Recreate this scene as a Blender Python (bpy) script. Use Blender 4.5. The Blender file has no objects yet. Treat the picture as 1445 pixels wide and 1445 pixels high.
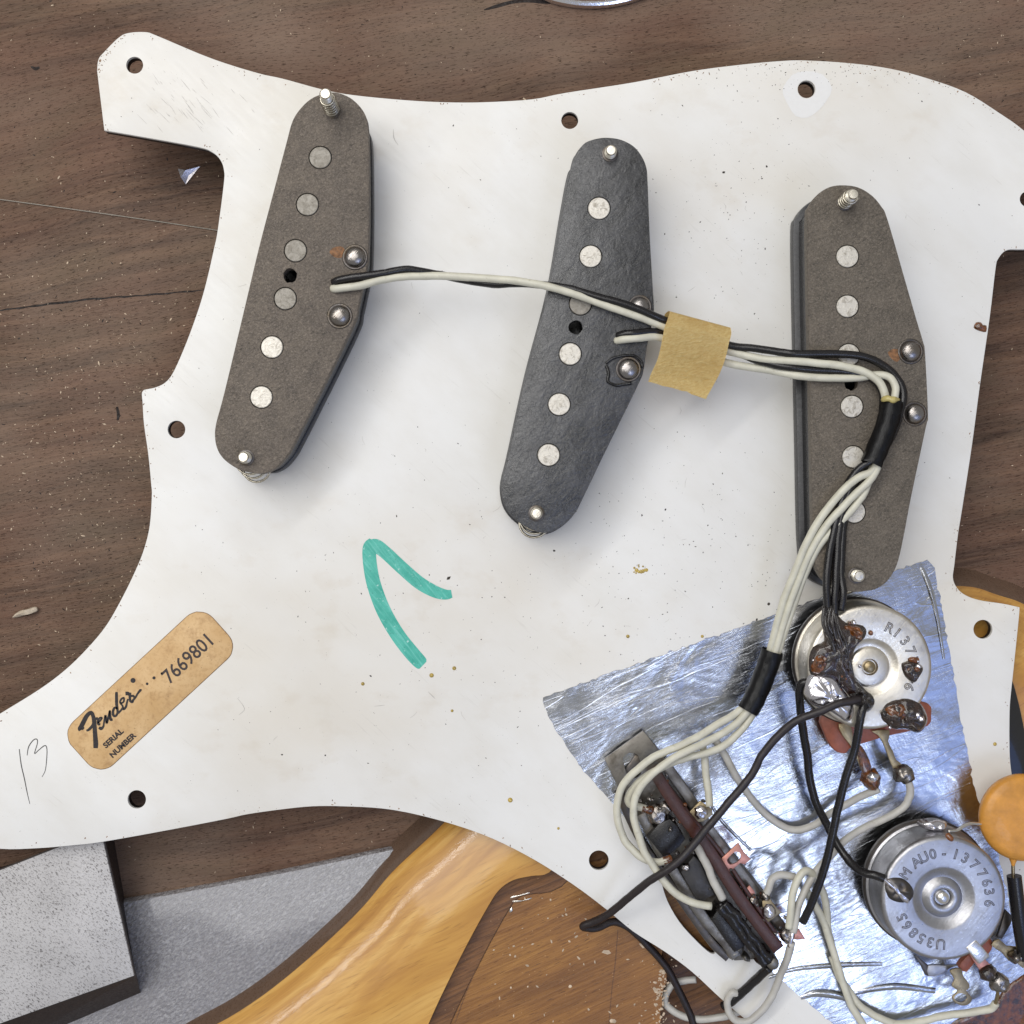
import bpy, bmesh, math, random
from mathutils import Vector, noise, Matrix
C = bpy.context
D = bpy.data
SC = C.scene
COL = SC.collection
S = 0.001                      # everything is measured in millimetres
H, K, CEN = 250.0, 6.35, 722.5  # camera height over the plate, pixels per mm on the plate, image centre
R = math.radians
random.seed(7)

# ------------------------------------------------------------------ camera, world, lamps
cd = D.cameras.new('camera'); cam = D.objects.new('camera', cd); COL.objects.link(cam)
cam.location = (0, 0, H*S)
cd.sensor_width = 36.0
cd.lens = 36.0*H/(1445.0/K)
cd.clip_start = 0.01; cd.clip_end = 20
SC.camera = cam
w = D.worlds.new('World'); SC.world = w; w.use_nodes = True
w.node_tree.nodes['Background'].inputs[0].default_value = (1.0, 0.99, 0.97, 1)
w.node_tree.nodes['Background'].inputs[1].default_value = 0.37

def area(name, loc, target, sx, sy, power, color, roll=0):
    l = D.lights.new(name, 'AREA'); l.shape = 'RECTANGLE'; l.size = sx; l.size_y = sy
    l.energy = power; l.color = color
    o = D.objects.new(name, l); COL.objects.link(o); o.location = loc
    q = (Vector(target)-Vector(loc)).to_track_quat('-Z', 'Y')
    o.rotation_euler = (q.to_matrix() @ Matrix.Rotation(roll, 3, 'Z')).to_euler()
    return o
# long tube lamp up and to the left, running along the lower-left / upper-right diagonal
area('bench_tube_lamp', (-0.31, 0.31, 0.52), (-0.01, 0.0, 0), 1.1, 0.05, 1.8, (1.0, 0.975, 0.93), R(0))
# broad panel added overhead for soft, tight shadows, a little up and to the left
area('soft_fill_panel', (-0.34, 0.34, 1.20), (0.0, 0.0, 0), 1.0, 1.0, 8.8, (1.0, 0.99, 0.975), R(0))
# cool window light from the lower right, with a small lamp added for the foil's white highlights
area('window_light', (0.335, -0.335, 0.62), (0.08, -0.08, 0), 0.46, 0.46, 0.56, (0.15, 0.34, 1.0), R(20))
area('foil_highlight_lamp', (0.205, -0.285, 0.60), (0.06, -0.08, 0), 0.12, 0.16, 0.30, (0.80, 0.88, 1.0), R(20))
SC.view_settings.view_transform = 'Standard'
SC.view_settings.look = 'None'
SC.view_settings.exposure = 0.0
SC.view_settings.gamma = 1.0
SC.render.engine = 'CYCLES'
SC.cycles.max_bounces = 8

# ------------------------------------------------------------------ helpers
def P(px, py, z=0.0):
    """Photo pixel + height over the plate (mm) -> place in mm."""
    f = (1-z/H)/K
    return Vector(((px-CEN)*f, -(py-CEN)*f, z))

def Z(x0, y0, pts, size=400.0):
    """Readings taken in an enlarged crop -> photo pixels."""
    k = size/1445.0
    return [(x0+p[0]*k, y0+p[1]*k) + tuple(p[2:]) for p in pts]

def cr(pts, n=6, closed=False):
    """Catmull-Rom through points of any dimension."""
    m = len(pts); out = []
    if m < 3 and not closed: return [tuple(p) for p in pts]
    rng = range(m if closed else m-1)
    for i in rng:
        if closed:
            a, b, c, d = pts[(i-1) % m], pts[i], pts[(i+1) % m], pts[(i+2) % m]
        else:
            b, c = pts[i], pts[i+1]
            a = pts[i-1] if i > 0 else tuple(2*x-y for x, y in zip(b, c))
            d = pts[i+2] if i+2 < m else tuple(2*y-x for x, y in zip(b, c))
        for k in range(n):
            t = k/n
            out.append(tuple(0.5*((2*q) + (-p+r)*t + (2*p-5*q+4*r-s)*t*t + (-p+3*q-3*r+s)*t**3)
                             for p, q, r, s in zip(a, b, c, d)))
    if not closed: out.append(tuple(pts[-1]))
    return out

def finish(bm, name, mat, parent=None, sharp=35, origin=None):
    """Link a bmesh (verts in world mm) as ONE mesh object."""
    org = Vector((0, 0, 0))
    if parent is not None:
        p = parent
        while p is not None:
            org += p.location; p = p.parent
    elif origin is not None:
        org = Vector(origin)*S
    for v in bm.verts: v.co = v.co*S - org
    bmesh.ops.recalc_face_normals(bm, faces=bm.faces)
    me = D.meshes.new(name); bm.to_mesh(me); bm.free()
    for f in me.polygons: f.use_smooth = abs(f.normal.z) < 0.9995
    if sharp is not None: me.set_sharp_from_angle(angle=R(sharp))
    if mat: me.materials.append(mat)
    o = D.objects.new(name, me); COL.objects.link(o)
    if parent is not None: o.parent = parent
    elif origin is not None: o.location = org
    return o

def thing(name, label, cat, loc, group=None):
    o = D.objects.new(name, None); COL.objects.link(o); o.empty_display_size = 0.01
    o.location = Vector(loc)*S
    o['label'] = label; o['category'] = cat
    if group: o['group'] = group
    return o

def tag(o, label, cat, group=None):
    o['label'] = label; o['category'] = cat
    if group: o['group'] = group
    return o

def poly_area(pts):
    return 0.5*sum(pts[i-1][0]*pts[i][1]-pts[i][0]*pts[i-1][1] for i in range(len(pts)))

def inset(pts, d):
    """Offset a closed 2D loop inwards by d (mm)."""
    n = len(pts); sgn = 1 if poly_area(pts) > 0 else -1; out = []
    for i in range(n):
        a, b, c = pts[i-1], pts[i], pts[(i+1) % n]
        e1 = Vector((b[0]-a[0], b[1]-a[1])); e2 = Vector((c[0]-b[0], c[1]-b[1]))
        if e1.length < 1e-9 or e2.length < 1e-9: out.append((b[0], b[1])); continue
        e1.normalize(); e2.normalize()
        n1 = Vector((-e1.y, e1.x))*sgn; n2 = Vector((-e2.y, e2.x))*sgn
        m = n1+n2
        if m.length < 1e-6: m = n1
        m.normalize()
        k = min(1.6, 1/max(0.4, m.dot(n1)))
        out.append((b[0]+m.x*d*k, b[1]+m.y*d*k))
    return out

def fill(bm, loops):
    es = []
    for lp in loops:
        for i in range(len(lp)):
            e = bm.edges.get((lp[i-1], lp[i])) or bm.edges.new((lp[i-1], lp[i]))
            es.append(e)
    bmesh.ops.triangle_fill(bm, use_beauty=True, use_dissolve=False, edges=es)

def add_slab(bm, loop, z0, z1, bev=0.15, holes=(), bottom=True):
    """Upright slab over a closed 2D loop (mm); holes are 2D loops too."""
    def ring(pts, z): return [bm.verts.new((p[0], p[1], z)) for p in pts]
    def bridge(a, b):
        for i in range(len(a)):
            bm.faces.new((a[i-1], a[i], b[i], b[i-1]))
    prof = [(0, z0), (0, z1-bev), (bev*0.3, z1-bev*0.3), (bev, z1)] if bev > 0 else [(0, z0), (0, z1)]
    rings = [ring(inset(loop, d) if d else loop, z) for d, z in prof]
    for a, b in zip(rings, rings[1:]): bridge(a, b)
    tops, bots = [rings[-1]], [rings[0]]
    for h in holes:
        a = ring(h, z0); b = ring(h, z1); bridge(a, b)
        tops.append(b); bots.append(a)
    fill(bm, tops)
    if bottom: fill(bm, bots)

def slab(loop, z0, z1, name, mat, parent=None, bev=0.15, holes=(), **kw):
    bm = bmesh.new(); add_slab(bm, loop, z0, z1, bev, holes)
    return finish(bm, name, mat, parent, **kw)

def loop_at(px, z, smooth=0):
    """Closed loop of photo pixels seen at height z -> 2D mm loop."""
    if smooth: px = cr(px, smooth, True)
    return [(P(p[0], p[1], z).x, P(p[0], p[1], z).y) for p in px]

def circ(c, r, n=28, start=0):
    return [(c[0]+r*math.cos(start+2*math.pi*i/n), c[1]+r*math.sin(start+2*math.pi*i/n)) for i in range(n)]

def hole_at(px, py, r, z=0, n=28):
    p = P(px, py, z); return circ((p.x, p.y), r*(1-z/H)/K, n)

def add_tube(bm, pts, rad, sides=10, wob=0.0, caps=True):
    """Swept tube through 3D points (mm); rad a number or one per point."""
    n = len(pts); pts = [Vector(p) for p in pts]
    rr = rad if isinstance(rad, (list, tuple)) else [rad]*n
    t0 = (pts[1]-pts[0]).normalized()
    up = Vector((0, 0, 1)) if abs(t0.z) < 0.9 else Vector((1, 0, 0))
    nrm = (up - t0*up.dot(t0)).normalized(); rings = []
    for i in range(n):
        t = (pts[min(i+1, n-1)]-pts[max(i-1, 0)])
        if t.length < 1e-9: t = t0.copy()
        t.normalize(); nrm = nrm - t*nrm.dot(t)
        if nrm.length < 1e-6: nrm = Vector((0, 1, 0)) - t*t.y
        nrm.normalize()
        b = t.cross(nrm); ring = []
        for k in range(sides):
            a = 2*math.pi*k/sides
            r = rr[i]
            if wob: r *= 1+wob*noise.noise(Vector((pts[i].x*0.7+k, pts[i].y*0.7, a)))
            ring.append(bm.verts.new(pts[i]+(nrm*math.cos(a)+b*math.sin(a))*r))
        rings.append(ring)
    for a, b in zip(rings, rings[1:]):
        for k in range(sides): bm.faces.new((a[k-1], a[k], b[k], b[k-1]))
    if caps:
        bm.faces.new(rings[0]); bm.faces.new(rings[-1])

def wpath(pts, n=5):
    """(px, py, z) readings -> smooth 3D path in mm."""
    return [P(*p) for p in cr(pts, n)]

def add_lathe(bm, prof, c, n=40, ang0=0, caps=True):
    """Turned solid about a vertical axis at c; prof = [(radius, z)...] bottom to top."""
    rings = []
    for r, z in prof:
        if r < 1e-6: rings.append([bm.verts.new((c[0], c[1], z))])
        else: rings.append([bm.verts.new((c[0]+r*math.cos(ang0+2*math.pi*i/n), c[1]+r*math.sin(ang0+2*math.pi*i/n), z)) for i in range(n)])
    for a, b in zip(rings, rings[1:]):
        if len(a) == 1 and len(b) == 1: continue
        for i in range(n):
            if len(a) == 1: bm.faces.new((a[0], b[i], b[i-1]))
            elif len(b) == 1: bm.faces.new((a[i-1], a[i], b[0]))
            else: bm.faces.new((a[i-1], a[i], b[i], b[i-1]))
    if caps and len(rings[0]) > 1: bm.faces.new(rings[0])
    if caps and len(rings[-1]) > 1: bm.faces.new(rings[-1])

def lathe(prof, c, name, mat, parent=None, n=40, sharp=40, **kw):
    bm = bmesh.new(); add_lathe(bm, prof, c, n, caps=(prof[0] != prof[-1])); bmesh.ops.remove_doubles(bm, verts=bm.verts, dist=1e-5); return finish(bm, name, mat, parent, sharp, **kw)

def add_ribbon(bm, pts, z, closed=False):
    """Flat stroke: pts = (px, py, width_px) seen at height z."""
    f = (1-z/H)/K; L = []; n = len(pts)
    for i in range(n):
        a, b = pts[max(i-1, 0)], pts[min(i+1, n-1)]
        d = Vector((b[0]-a[0], b[1]-a[1]))
        if d.length < 1e-6: d = Vector((1, 0))
        d.normalize(); o = Vector((-d.y, d.x))*pts[i][2]*0.5
        L.append((bm.verts.new(P(pts[i][0]+o.x, pts[i][1]+o.y, z)), bm.verts.new(P(pts[i][0]-o.x, pts[i][1]-o.y, z))))
    for a, b in zip(L, L[1:]): bm.faces.new((a[0], a[1], b[1], b[0]))

def add_puddle(bm, loop, z0, h, rings=6, wob=0.15, seed=0, power=0.5):
    """Domed blob over a closed 2D loop."""
    n = len(loop); cx = sum(p[0] for p in loop)/n; cy = sum(p[1] for p in loop)/n
    prev = None
    for k in range(rings):
        t = k/rings; s = 1-t
        z = z0 + h*(1-s*s)**power
        ring = []
        for p in loop:
            q = Vector((cx+(p[0]-cx)*s, cy+(p[1]-cy)*s, z))
            nz = noise.noise(Vector((q.x*0.9+seed*7.3, q.y*0.9, seed)))
            nz2 = noise.noise(Vector((q.x*2.3+seed*3.1, q.y*2.3, seed+5)))
            q.z += h*wob*(nz+0.5*nz2)*min(1, 3*t) if k else 0
            ring.append(bm.verts.new(q))
        if prev:
            for i in range(n): bm.faces.new((prev[i-1], prev[i], ring[i], ring[i-1]))
        prev = ring
    bm.faces.new(prev)

def puddle(loop, z0, h, name, mat, parent=None, **kw):
    sharp = kw.pop('sharp', None); og = kw.pop('origin', None)
    bm = bmesh.new(); add_puddle(bm, loop, z0, h, **kw); return finish(bm, name, mat, parent, sharp, og)

def add_box(bm, c, sx, sy, sz, rot=0, bev=0):
    """Box: centre of base c (mm), sizes, turned about z."""
    m = Matrix.Translation(Vector(c)+Vector((0, 0, sz/2))) @ Matrix.Rotation(rot, 4, 'Z') @ Matrix.Diagonal((sx, sy, sz, 1))
    r = bmesh.ops.create_cube(bm, size=1, matrix=m)
    if bev:
        es = list({e for v in r['verts'] for e in v.link_edges})
        bmesh.ops.bevel(bm, geom=es, offset=bev, segments=2, affect='EDGES', profile=0.5)

def text_bm(body, size, outline=None, extrude=0.0, sx=1.0, bold=0.0, align='CENTER'):
    cu = D.curves.new('t', 'FONT'); cu.body = body; cu.size = size; cu.align_x = align; cu.align_y = 'CENTER'
    cu.resolution_u = 3
    if outline:
        cu.fill_mode = 'NONE'; cu.bevel_depth = outline; cu.bevel_resolution = 1
    else:
        cu.extrude = extrude; cu.offset = bold
    o = D.objects.new('t', cu); COL.objects.link(o)
    dg = C.evaluated_depsgraph_get(); dg.update()
    me = D.meshes.new_from_object(o.evaluated_get(dg))
    D.objects.remove(o); D.curves.remove(cu)
    bm = bmesh.new(); bm.from_mesh(me); D.meshes.remove(me)
    for v in bm.verts: v.co.x *= sx
    return bm

def join(bm, other, mat4):
    """Add bmesh other (moved by mat4) into bm."""
    me = D.meshes.new('j'); other.to_mesh(me); other.free()
    me.transform(mat4); bm.from_mesh(me); D.meshes.remove(me)

# ------------------------------------------------------------------ materials
def lin(r, g, b):
    f = lambda c: (c/255/12.92) if c <= 10.31 else ((c/255+0.055)/1.055)**2.4
    return (f(r), f(g), f(b), 1)

class Mat:
    def __init__(s, name):
        s.m = D.materials.new(name); s.m.use_nodes = True
        s.nt = s.m.node_tree; s.bs = s.nt.nodes['Principled BSDF']
        tc = s.nt.nodes.new('ShaderNodeTexCoord'); s.co = tc.outputs['Object']
    def n(s, t, **kw):
        o = s.nt.nodes.new(t)
        for k, v in kw.items():
            if k in o.inputs: s.put(o.inputs[k], v)
            else: setattr(o, k, v)
        return o
    def put(s, sock, v):
        if isinstance(v, bpy.types.NodeSocket): s.nt.links.new(v, sock)
        else: sock.default_value = v
    def vec(s, rot=0, sc=(1, 1, 1), co=None):
        m = s.n('ShaderNodeMapping'); s.put(m.inputs['Vector'], co or s.co)
        r = s.n('ShaderNodeVectorRotate', rotation_type='Z_AXIS'); s.put(r.inputs['Vector'], co or s.co); s.put(r.inputs['Angle'], -rot)
        s.nt.links.new(r.outputs[0], m.inputs['Vector'])
        m.inputs['Scale'].default_value = tuple(1000.0*k for k in sc)
        return m.outputs[0]
    def noise(s, v, scale=1, detail=4, rough=0.55, dist=0.0, ntype=None):
        o = s.n('ShaderNodeTexNoise', Scale=scale, Detail=detail, Roughness=rough, Distortion=dist); s.put(o.inputs['Vector'], v)
        return o.outputs['Fac']
    def voro(s, v, scale=1, feature='F1', rnd=1.0):
        o = s.n('ShaderNodeTexVoronoi', feature=feature, Scale=scale, Randomness=rnd); s.put(o.inputs['Vector'], v)
        return o
    def ramp(s, fac, stops, mode='LINEAR'):
        o = s.n('ShaderNodeValToRGB'); s.put(o.inputs[0], fac); cr_ = o.color_ramp; cr_.interpolation = mode
        while len(cr_.elements) < len(stops): cr_.elements.new(0.5)
        for e, (p, c) in zip(cr_.elements, stops):
            e.position = p; e.color = c if len(c) == 4 else (*c, 1)
        return o.outputs[0]
    def rng(s, v, a, b, c=0.0, d=1.0):
        o = s.n('ShaderNodeMapRange'); s.put(o.inputs[0], v)
        for i, x in zip((1, 2, 3, 4), (a, b, c, d)): o.inputs[i].default_value = x
        return o.outputs[0]
    def math(s, op, a, b=0.0):
        o = s.n('ShaderNodeMath', operation=op); s.put(o.inputs[0], a); s.put(o.inputs[1], b); return o.outputs[0]
    def mix(s, fac, a, b, blend='MIX'):
        o = s.n('ShaderNodeMix', data_type='RGBA', blend_type=blend); s.put(o.inputs[0], fac)
        s.put(o.inputs[6], a); s.put(o.inputs[7], b); return o.outputs[2]
    def bump(s, h, dist, strength=1.0, normal=None):
        o = s.n('ShaderNodeBump'); s.put(o.inputs['Height'], h); o.inputs['Distance'].default_value = dist*S
        o.inputs['Strength'].default_value = strength
        if normal is not None: s.put(o.inputs['Normal'], normal)
        return o.outputs[0]
    def out(s, base=None, rough=None, metal=None, normal=None, coat=None, coat_rough=None, spec=None, **kw):
        b = s.bs.inputs
        for k, v in (('Base Color', base), ('Roughness', rough), ('Metallic', metal), ('Normal', normal), ('Coat Weight', coat),
                     ('Coat Roughness', coat_rough), ('Specular IOR Level', spec)):
            if v is not None: s.put(b[k], v)
        for k, v in kw.items(): s.put(b[k.replace('_', ' ')], v)
        return s.m

def simple(name, rgb, rough=0.5, metal=0.0, var=0.12, sc=0.8, bump=0.0, bsc=2.0, coat=0.0, **kw):
    """Colour with mottling, uneven gloss and a little relief."""
    m = Mat(name); v = m.vec()
    a = m.noise(v, sc, 5); c = lin(*rgb)
    dk = tuple(x*(1-2*var) for x in c[:3])+(1,); lt = tuple(min(1, x*(1+1.4*var)) for x in c[:3])+(1,)
    base = m.ramp(a, [(0.3, dk), (0.7, lt)])
    rg = m.rng(m.noise(v, sc*2.3, 4), 0.3, 0.7, max(0.02, rough*0.75), min(1, rough*1.25))
    nm = m.bump(m.noise(v, bsc, 5, 0.6), bump) if bump else None
    return m.out(base, rg, metal, nm, coat, **kw)

def mat_table():
    m = Mat('walnut_bench_top')
    co0 = m.co
    w1 = m.n('ShaderNodeTexNoise', Scale=9.0, Detail=2.0); m.put(w1.inputs['Vector'], co0)
    vm = m.n('ShaderNodeVectorMath', operation='MULTIPLY_ADD'); m.put(vm.inputs[0], w1.outputs['Color']); vm.inputs[1].default_value = (0.010, 0.022, 0); m.put(vm.inputs[2], co0)
    co = vm.outputs[0]; a = R(9)
    broad = m.noise(m.vec(a, (0.006, 0.055, 1), co), 1, 4, 0.6)
    mid = m.noise(m.vec(a, (0.016, 0.26, 1), co), 1, 7, 0.7, 0.9)
    fine = m.noise(m.vec(a, (0.12, 2.3, 1), co), 1, 4, 0.65, 0.2)
    pores = m.noise(m.vec(a, (0.6, 5.2, 1), co), 1, 4, 0.62)
    patch = m.noise(m.vec(0, (0.016, 0.02, 1), co0), 1, 3, 0.5)
    base = m.ramp(mid, [(0.34, lin(50, 34, 26)), (0.5, lin(96, 72, 56)), (0.66, lin(134, 105, 83))])
    base = m.mix(m.rng(broad, 0.35, 0.7), base, lin(96, 72, 58), 'MIX')
    base = m.mix(0.75, base, m.ramp(broad, [(0.3, (0.55, 0.53, 0.52, 1)), (0.6, (1.15, 1.10, 1.06, 1))]), 'MULTIPLY')
    base = m.mix(m.rng(fine, 0.42, 0.7, 0, 0.5), base, lin(124, 103, 88))
    base = m.mix(m.rng(patch, 0.46, 0.66, 0, 0.45), base, lin(136, 118, 103))
    base = m.mix(m.rng(pores, 0.58, 0.70, 0, 0.7), base, lin(36, 26, 21))
    hue = m.noise(m.vec(a, (0.03, 0.08, 1), co), 1, 4, 0.6)
    base = m.mix(m.rng(hue, 0.5, 0.68, 0, 0.28), base, lin(116, 84, 70))
    base = m.mix(m.rng(hue, 0.48, 0.32, 0, 0.35), base, lin(98, 84, 66))
    dots = m.voro(m.vec(0, (0.9, 0.9, 1), co0), 1)
    base = m.mix(m.rng(dots.outputs['Distance'], 0.10, 0.05, 0, 0.7), base, lin(34, 26, 22))
    hgt = m.math('SUBTRACT', m.math('ADD', m.math('MULTIPLY', fine, 0.6), m.math('MULTIPLY', mid, 0.5)), m.rng(pores, 0.6, 0.72, 0, 0.6))
    return m.out(base, m.rng(fine, 0.3, 0.7, 0.5, 0.68), 0, m.bump(hgt, 0.3, 0.9), spec=0.24)

def mat_guard():
    m = Mat('aged_white_plastic')
    v = m.vec()
    big = m.noise(m.vec(0, (0.012, 0.016, 1)), 1, 4, 0.55)
    med = m.noise(m.vec(R(-40), (0.05, 0.09, 1)), 1, 5, 0.6)
    base = m.mix(m.rng(med, 0.4, 0.72, 0, 0.6), lin(229, 228, 225), lin(218, 215, 208))
    base = m.mix(m.rng(big, 0.5, 0.72, 0, 0.7), base, lin(216, 209, 196))
    st = m.noise(m.vec(0, (0.09, 0.12, 1)), 1, 4, 0.6)
    base = m.mix(m.math('MULTIPLY', m.rng(st, 0.55, 0.75, 0, 0.3), m.rng(big, 0.44, 0.6)), base, lin(196, 182, 160))
    sm = m.noise(m.vec(R(-42), (0.1, 1.4, 1)), 1, 3, 0.6)
    base = m.mix(m.math('MULTIPLY', m.rng(sm, 0.62, 0.74, 0, 0.35), m.rng(med, 0.45, 0.6)), base, lin(186, 182, 174))
    dt = m.voro(m.vec(0, (1.1, 1.1, 1)), 1)
    base = m.mix(m.math('MULTIPLY', m.rng(dt.outputs['Distance'], 0.085, 0.045, 0, 0.75), m.rng(m.noise(v, 0.12, 3), 0.5, 0.62)), base, lin(90, 84, 76))
    rg = m.rng(m.noise(m.vec(R(-42), (0.15, 1.2, 1)), 1, 4), 0.3, 0.7, 0.32, 0.5)
    return m.out(base, rg, 0, m.bump(m.noise(m.vec(0, (0.06, 0.06, 1)), 1, 3), 0.22, 0.5), spec=0.45)

def mat_flatwork(name, dark, light, sheen):
    m = Mat(name); v = m.vec()
    a = m.noise(v, 0.25, 4); b = m.noise(v, 2.4, 5, 0.7, 1.0); c_ = m.noise(m.vec(R(25), (1.3, 3.4, 1)), 1, 4, 0.65, 0.9)
    base = m.mix(m.rng(a, 0.35, 0.65), lin(*dark), lin(*light))
    base = m.mix(m.rng(b, 0.45, 0.68, 0, 0.6), base, lin(*[min(255, k*1.42+8) for k in light]))
    base = m.mix(m.rng(c_, 0.54, 0.68, 0, 0.7), base, lin(*[k*0.5 for k in dark]))
    h = m.math('ADD', b, m.math('MULTIPLY', c_, 0.8))
    return m.out(base, m.rng(a, 0.3, 0.7, sheen, sheen+0.2), 0, m.bump(h, 0.24, 0.95), spec=0.45)

def mat_waxy():
    m = Mat('waxed_black_fibre'); v = m.vec()
    a = m.noise(m.vec(R(70), (0.05, 0.09, 1)), 1, 5, 0.6, 1.2); b = m.noise(v, 1.5, 6, 0.72, 0.6); c_ = m.noise(m.vec(R(55), (0.14, 0.24, 1)), 1, 6, 0.68, 0.7)
    hair = m.noise(m.vec(R(100), (0.07, 0.10, 1)), 1, 3, 0.5, 1.2)
    hl = m.rng(m.math('ABSOLUTE', m.math('SUBTRACT', hair, 0.5)), 0.0, 0.010, 1, 0)
    base = m.mix(m.rng(b, 0.38, 0.64), lin(32, 32, 33), lin(56, 56, 57))
    base = m.mix(m.rng(c_, 0.46, 0.62, 0, 0.65), base, lin(74, 74, 76))
    base = m.mix(m.rng(a, 0.46, 0.6, 0, 0.45), base, lin(72, 72, 74))
    base = m.mix(m.math('MULTIPLY', hl, 0.4), base, lin(24, 23, 24))
    lump_ = m.noise(m.vec(R(40), (0.32, 0.5, 1)), 1, 4, 0.6, 0.5)
    h = m.math('ADD', m.math('ADD', m.math('MULTIPLY', b, 0.45), m.math('MULTIPLY', lump_, 0.7)), m.math('SUBTRACT', m.math('MULTIPLY', c_, 0.9), m.math('MULTIPLY', hl, 0.05)))
    return m.out(base, m.rng(lump_, 0.4, 0.62, 0.30, 0.17), 0, m.bump(h, 0.26, 1.0), spec=0.7)

def mat_foil():
    m = Mat('crinkled_aluminium_foil'); v = m.vec()
    g1 = m.noise(m.vec(R(20), (0.45, 1.9, 1)), 1, 5, 0.7, 0.9)
    g2 = m.noise(m.vec(R(-64), (0.3, 1.7, 1)), 1, 4, 0.66, 0.6)
    big = m.noise(m.vec(R(30), (0.05, 0.08, 1)), 1, 3, 0.5, 0.8)
    line = m.noise(m.vec(R(24), (0.02, 0.16, 1)), 1, 2, 0.4, 1.2)
    cl = m.rng(m.math('ABSOLUTE', m.math('SUBTRACT', line, 0.5)), 0.0, 0.012, 1, 0)
    patch = m.rng(m.noise(m.vec(0, (0.09, 0.09, 1)), 1, 3), 0.4, 0.6, 0.35, 1.0)
    h = m.math('MULTIPLY', patch, m.math('ADD', m.math('MULTIPLY', g1, 0.7), m.math('MULTIPLY', g2, 0.45)))
    n1 = m.bump(big, 1.1, 0.5)
    n2 = m.bump(h, 0.09, 0.9, n1)
    n3 = m.bump(cl, 0.06, 0.3, n2)
    sc = m.noise(m.vec(R(35), (0.1, 6.0, 1)), 1, 2, 0.5)
    base = m.mix(m.rng(sc, 0.6, 0.72, 0, 0.2), lin(194, 197, 203), lin(228, 230, 234))
    base = m.mix(m.rng(m.noise(v, 0.5, 5), 0.55, 0.75, 0, 0.35), base, lin(150, 150, 156))
    scuff = m.math('MULTIPLY', m.rng(m.noise(m.vec(0, (0.035, 0.035, 1)), 1, 4, 0.6), 0.5, 0.66), m.rng(m.noise(m.vec(R(30), (0.5, 1.4, 1)), 1, 5, 0.7), 0.38, 0.6))
    base = m.mix(m.math('MULTIPLY', scuff, 0.7), base, lin(120, 118, 122))
    return m.out(base, m.math('ADD', m.rng(g1, 0.3, 0.7, 0.10, 0.22), m.math('MULTIPLY', scuff, 0.22)), 1.0, n3)

def mat_amber():
    m = Mat('amber_lacquered_ash'); a = R(30)
    w1 = m.n('ShaderNodeTexNoise', Scale=12.0, Detail=2.0); m.put(w1.inputs['Vector'], m.co)
    vm = m.n('ShaderNodeVectorMath', operation='MULTIPLY_ADD'); m.put(vm.inputs[0], w1.outputs['Color']); vm.inputs[1].default_value = (0.012, 0.02, 0); m.put(vm.inputs[2], m.co)
    co = vm.outputs[0]
    broad = m.noise(m.vec(a, (0.01, 0.09, 1), co), 1, 4, 0.55, 0.3)
    fine = m.noise(m.vec(a, (0.05, 1.0, 1), co), 1, 5, 0.62, 0.3)
    pores = m.noise(m.vec(a, (0.16, 2.6, 1), co), 1, 3, 0.6)
    base = m.ramp(broad, [(0.25, lin(160, 108, 46)), (0.5, lin(198, 148, 70)), (0.75, lin(218, 175, 98))])
    base = m.mix(m.rng(fine, 0.42, 0.68, 0, 0.5), base, lin(172, 118, 50))
    base = m.mix(m.rng(pores, 0.58, 0.70, 0, 0.38), base, lin(126, 80, 32))
    dent = m.noise(m.vec(0, (0.18, 0.18, 1)), 1, 4, 0.6)
    m.put(m.bs.inputs['Coat Normal'], m.bump(m.math('ADD', dent, m.math('MULTIPLY', fine, 0.25)), 0.10, 0.5))
    return m.out(base, 0.36, 0, m.bump(fine, 0.05, 0.4), 0.62, m.rng(dent, 0.35, 0.65, 0.04, 0.16))

def mat_cavity(dark=False):
    m = Mat('bare_stained_cavity_wood'); a = R(24)
    broad = m.noise(m.vec(a, (0.02, 0.1, 1)), 1, 4, 0.55, 0.3)
    fine = m.noise(m.vec(a, (0.10, 1.5, 1)), 1, 4, 0.6, 0.2)
    pores = m.noise(m.vec(a, (0.4, 3.2, 1)), 1, 3, 0.6)
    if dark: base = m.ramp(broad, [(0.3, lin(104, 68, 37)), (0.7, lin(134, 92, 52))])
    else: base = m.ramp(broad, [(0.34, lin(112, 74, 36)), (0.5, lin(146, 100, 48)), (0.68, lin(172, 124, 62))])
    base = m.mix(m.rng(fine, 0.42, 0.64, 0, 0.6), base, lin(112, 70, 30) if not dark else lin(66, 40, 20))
    base = m.mix(m.rng(pores, 0.58, 0.70, 0, 0.7), base, lin(70, 40, 18))
    sp = m.voro(m.vec(0, (0.7, 0.7, 1)), 1)
    base = m.mix(m.rng(sp.outputs['Distance'], 0.09, 0.05, 0, 0.6), base, lin(205, 165, 120))
    return m.out(base, m.rng(broad, 0.3, 0.7, 0.4, 0.62), 0, m.bump(fine, 0.2, 0.8), 0.1, 0.3)

def mat_foam():
    m = Mat('pearly_packing_foam')
    a = m.noise(m.vec(R(38), (1.0, 2.4, 1)), 1, 4, 0.65, 1.2); v2 = m.voro(m.vec(R(38), (0.8, 1.3, 1)), 1, 'F1'); big = m.noise(m.vec(0, (0.06, 0.06, 1)), 1, 3)
    base = m.mix(m.rng(a, 0.4, 0.66), lin(140, 139, 143), lin(182, 181, 185))
    base = m.mix(m.rng(big, 0.4, 0.65, 0, 0.5), base, lin(150, 148, 152))
    h = m.math('ADD', a, m.math('MULTIPLY', v2.outputs['Distance'], 0.9))
    return m.out(base, m.rng(a, 0.4, 0.6, 0.14, 0.34), 0.0, m.bump(h, 0.55, 0.95), coat=0.9, coat_rough=0.12)

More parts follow.
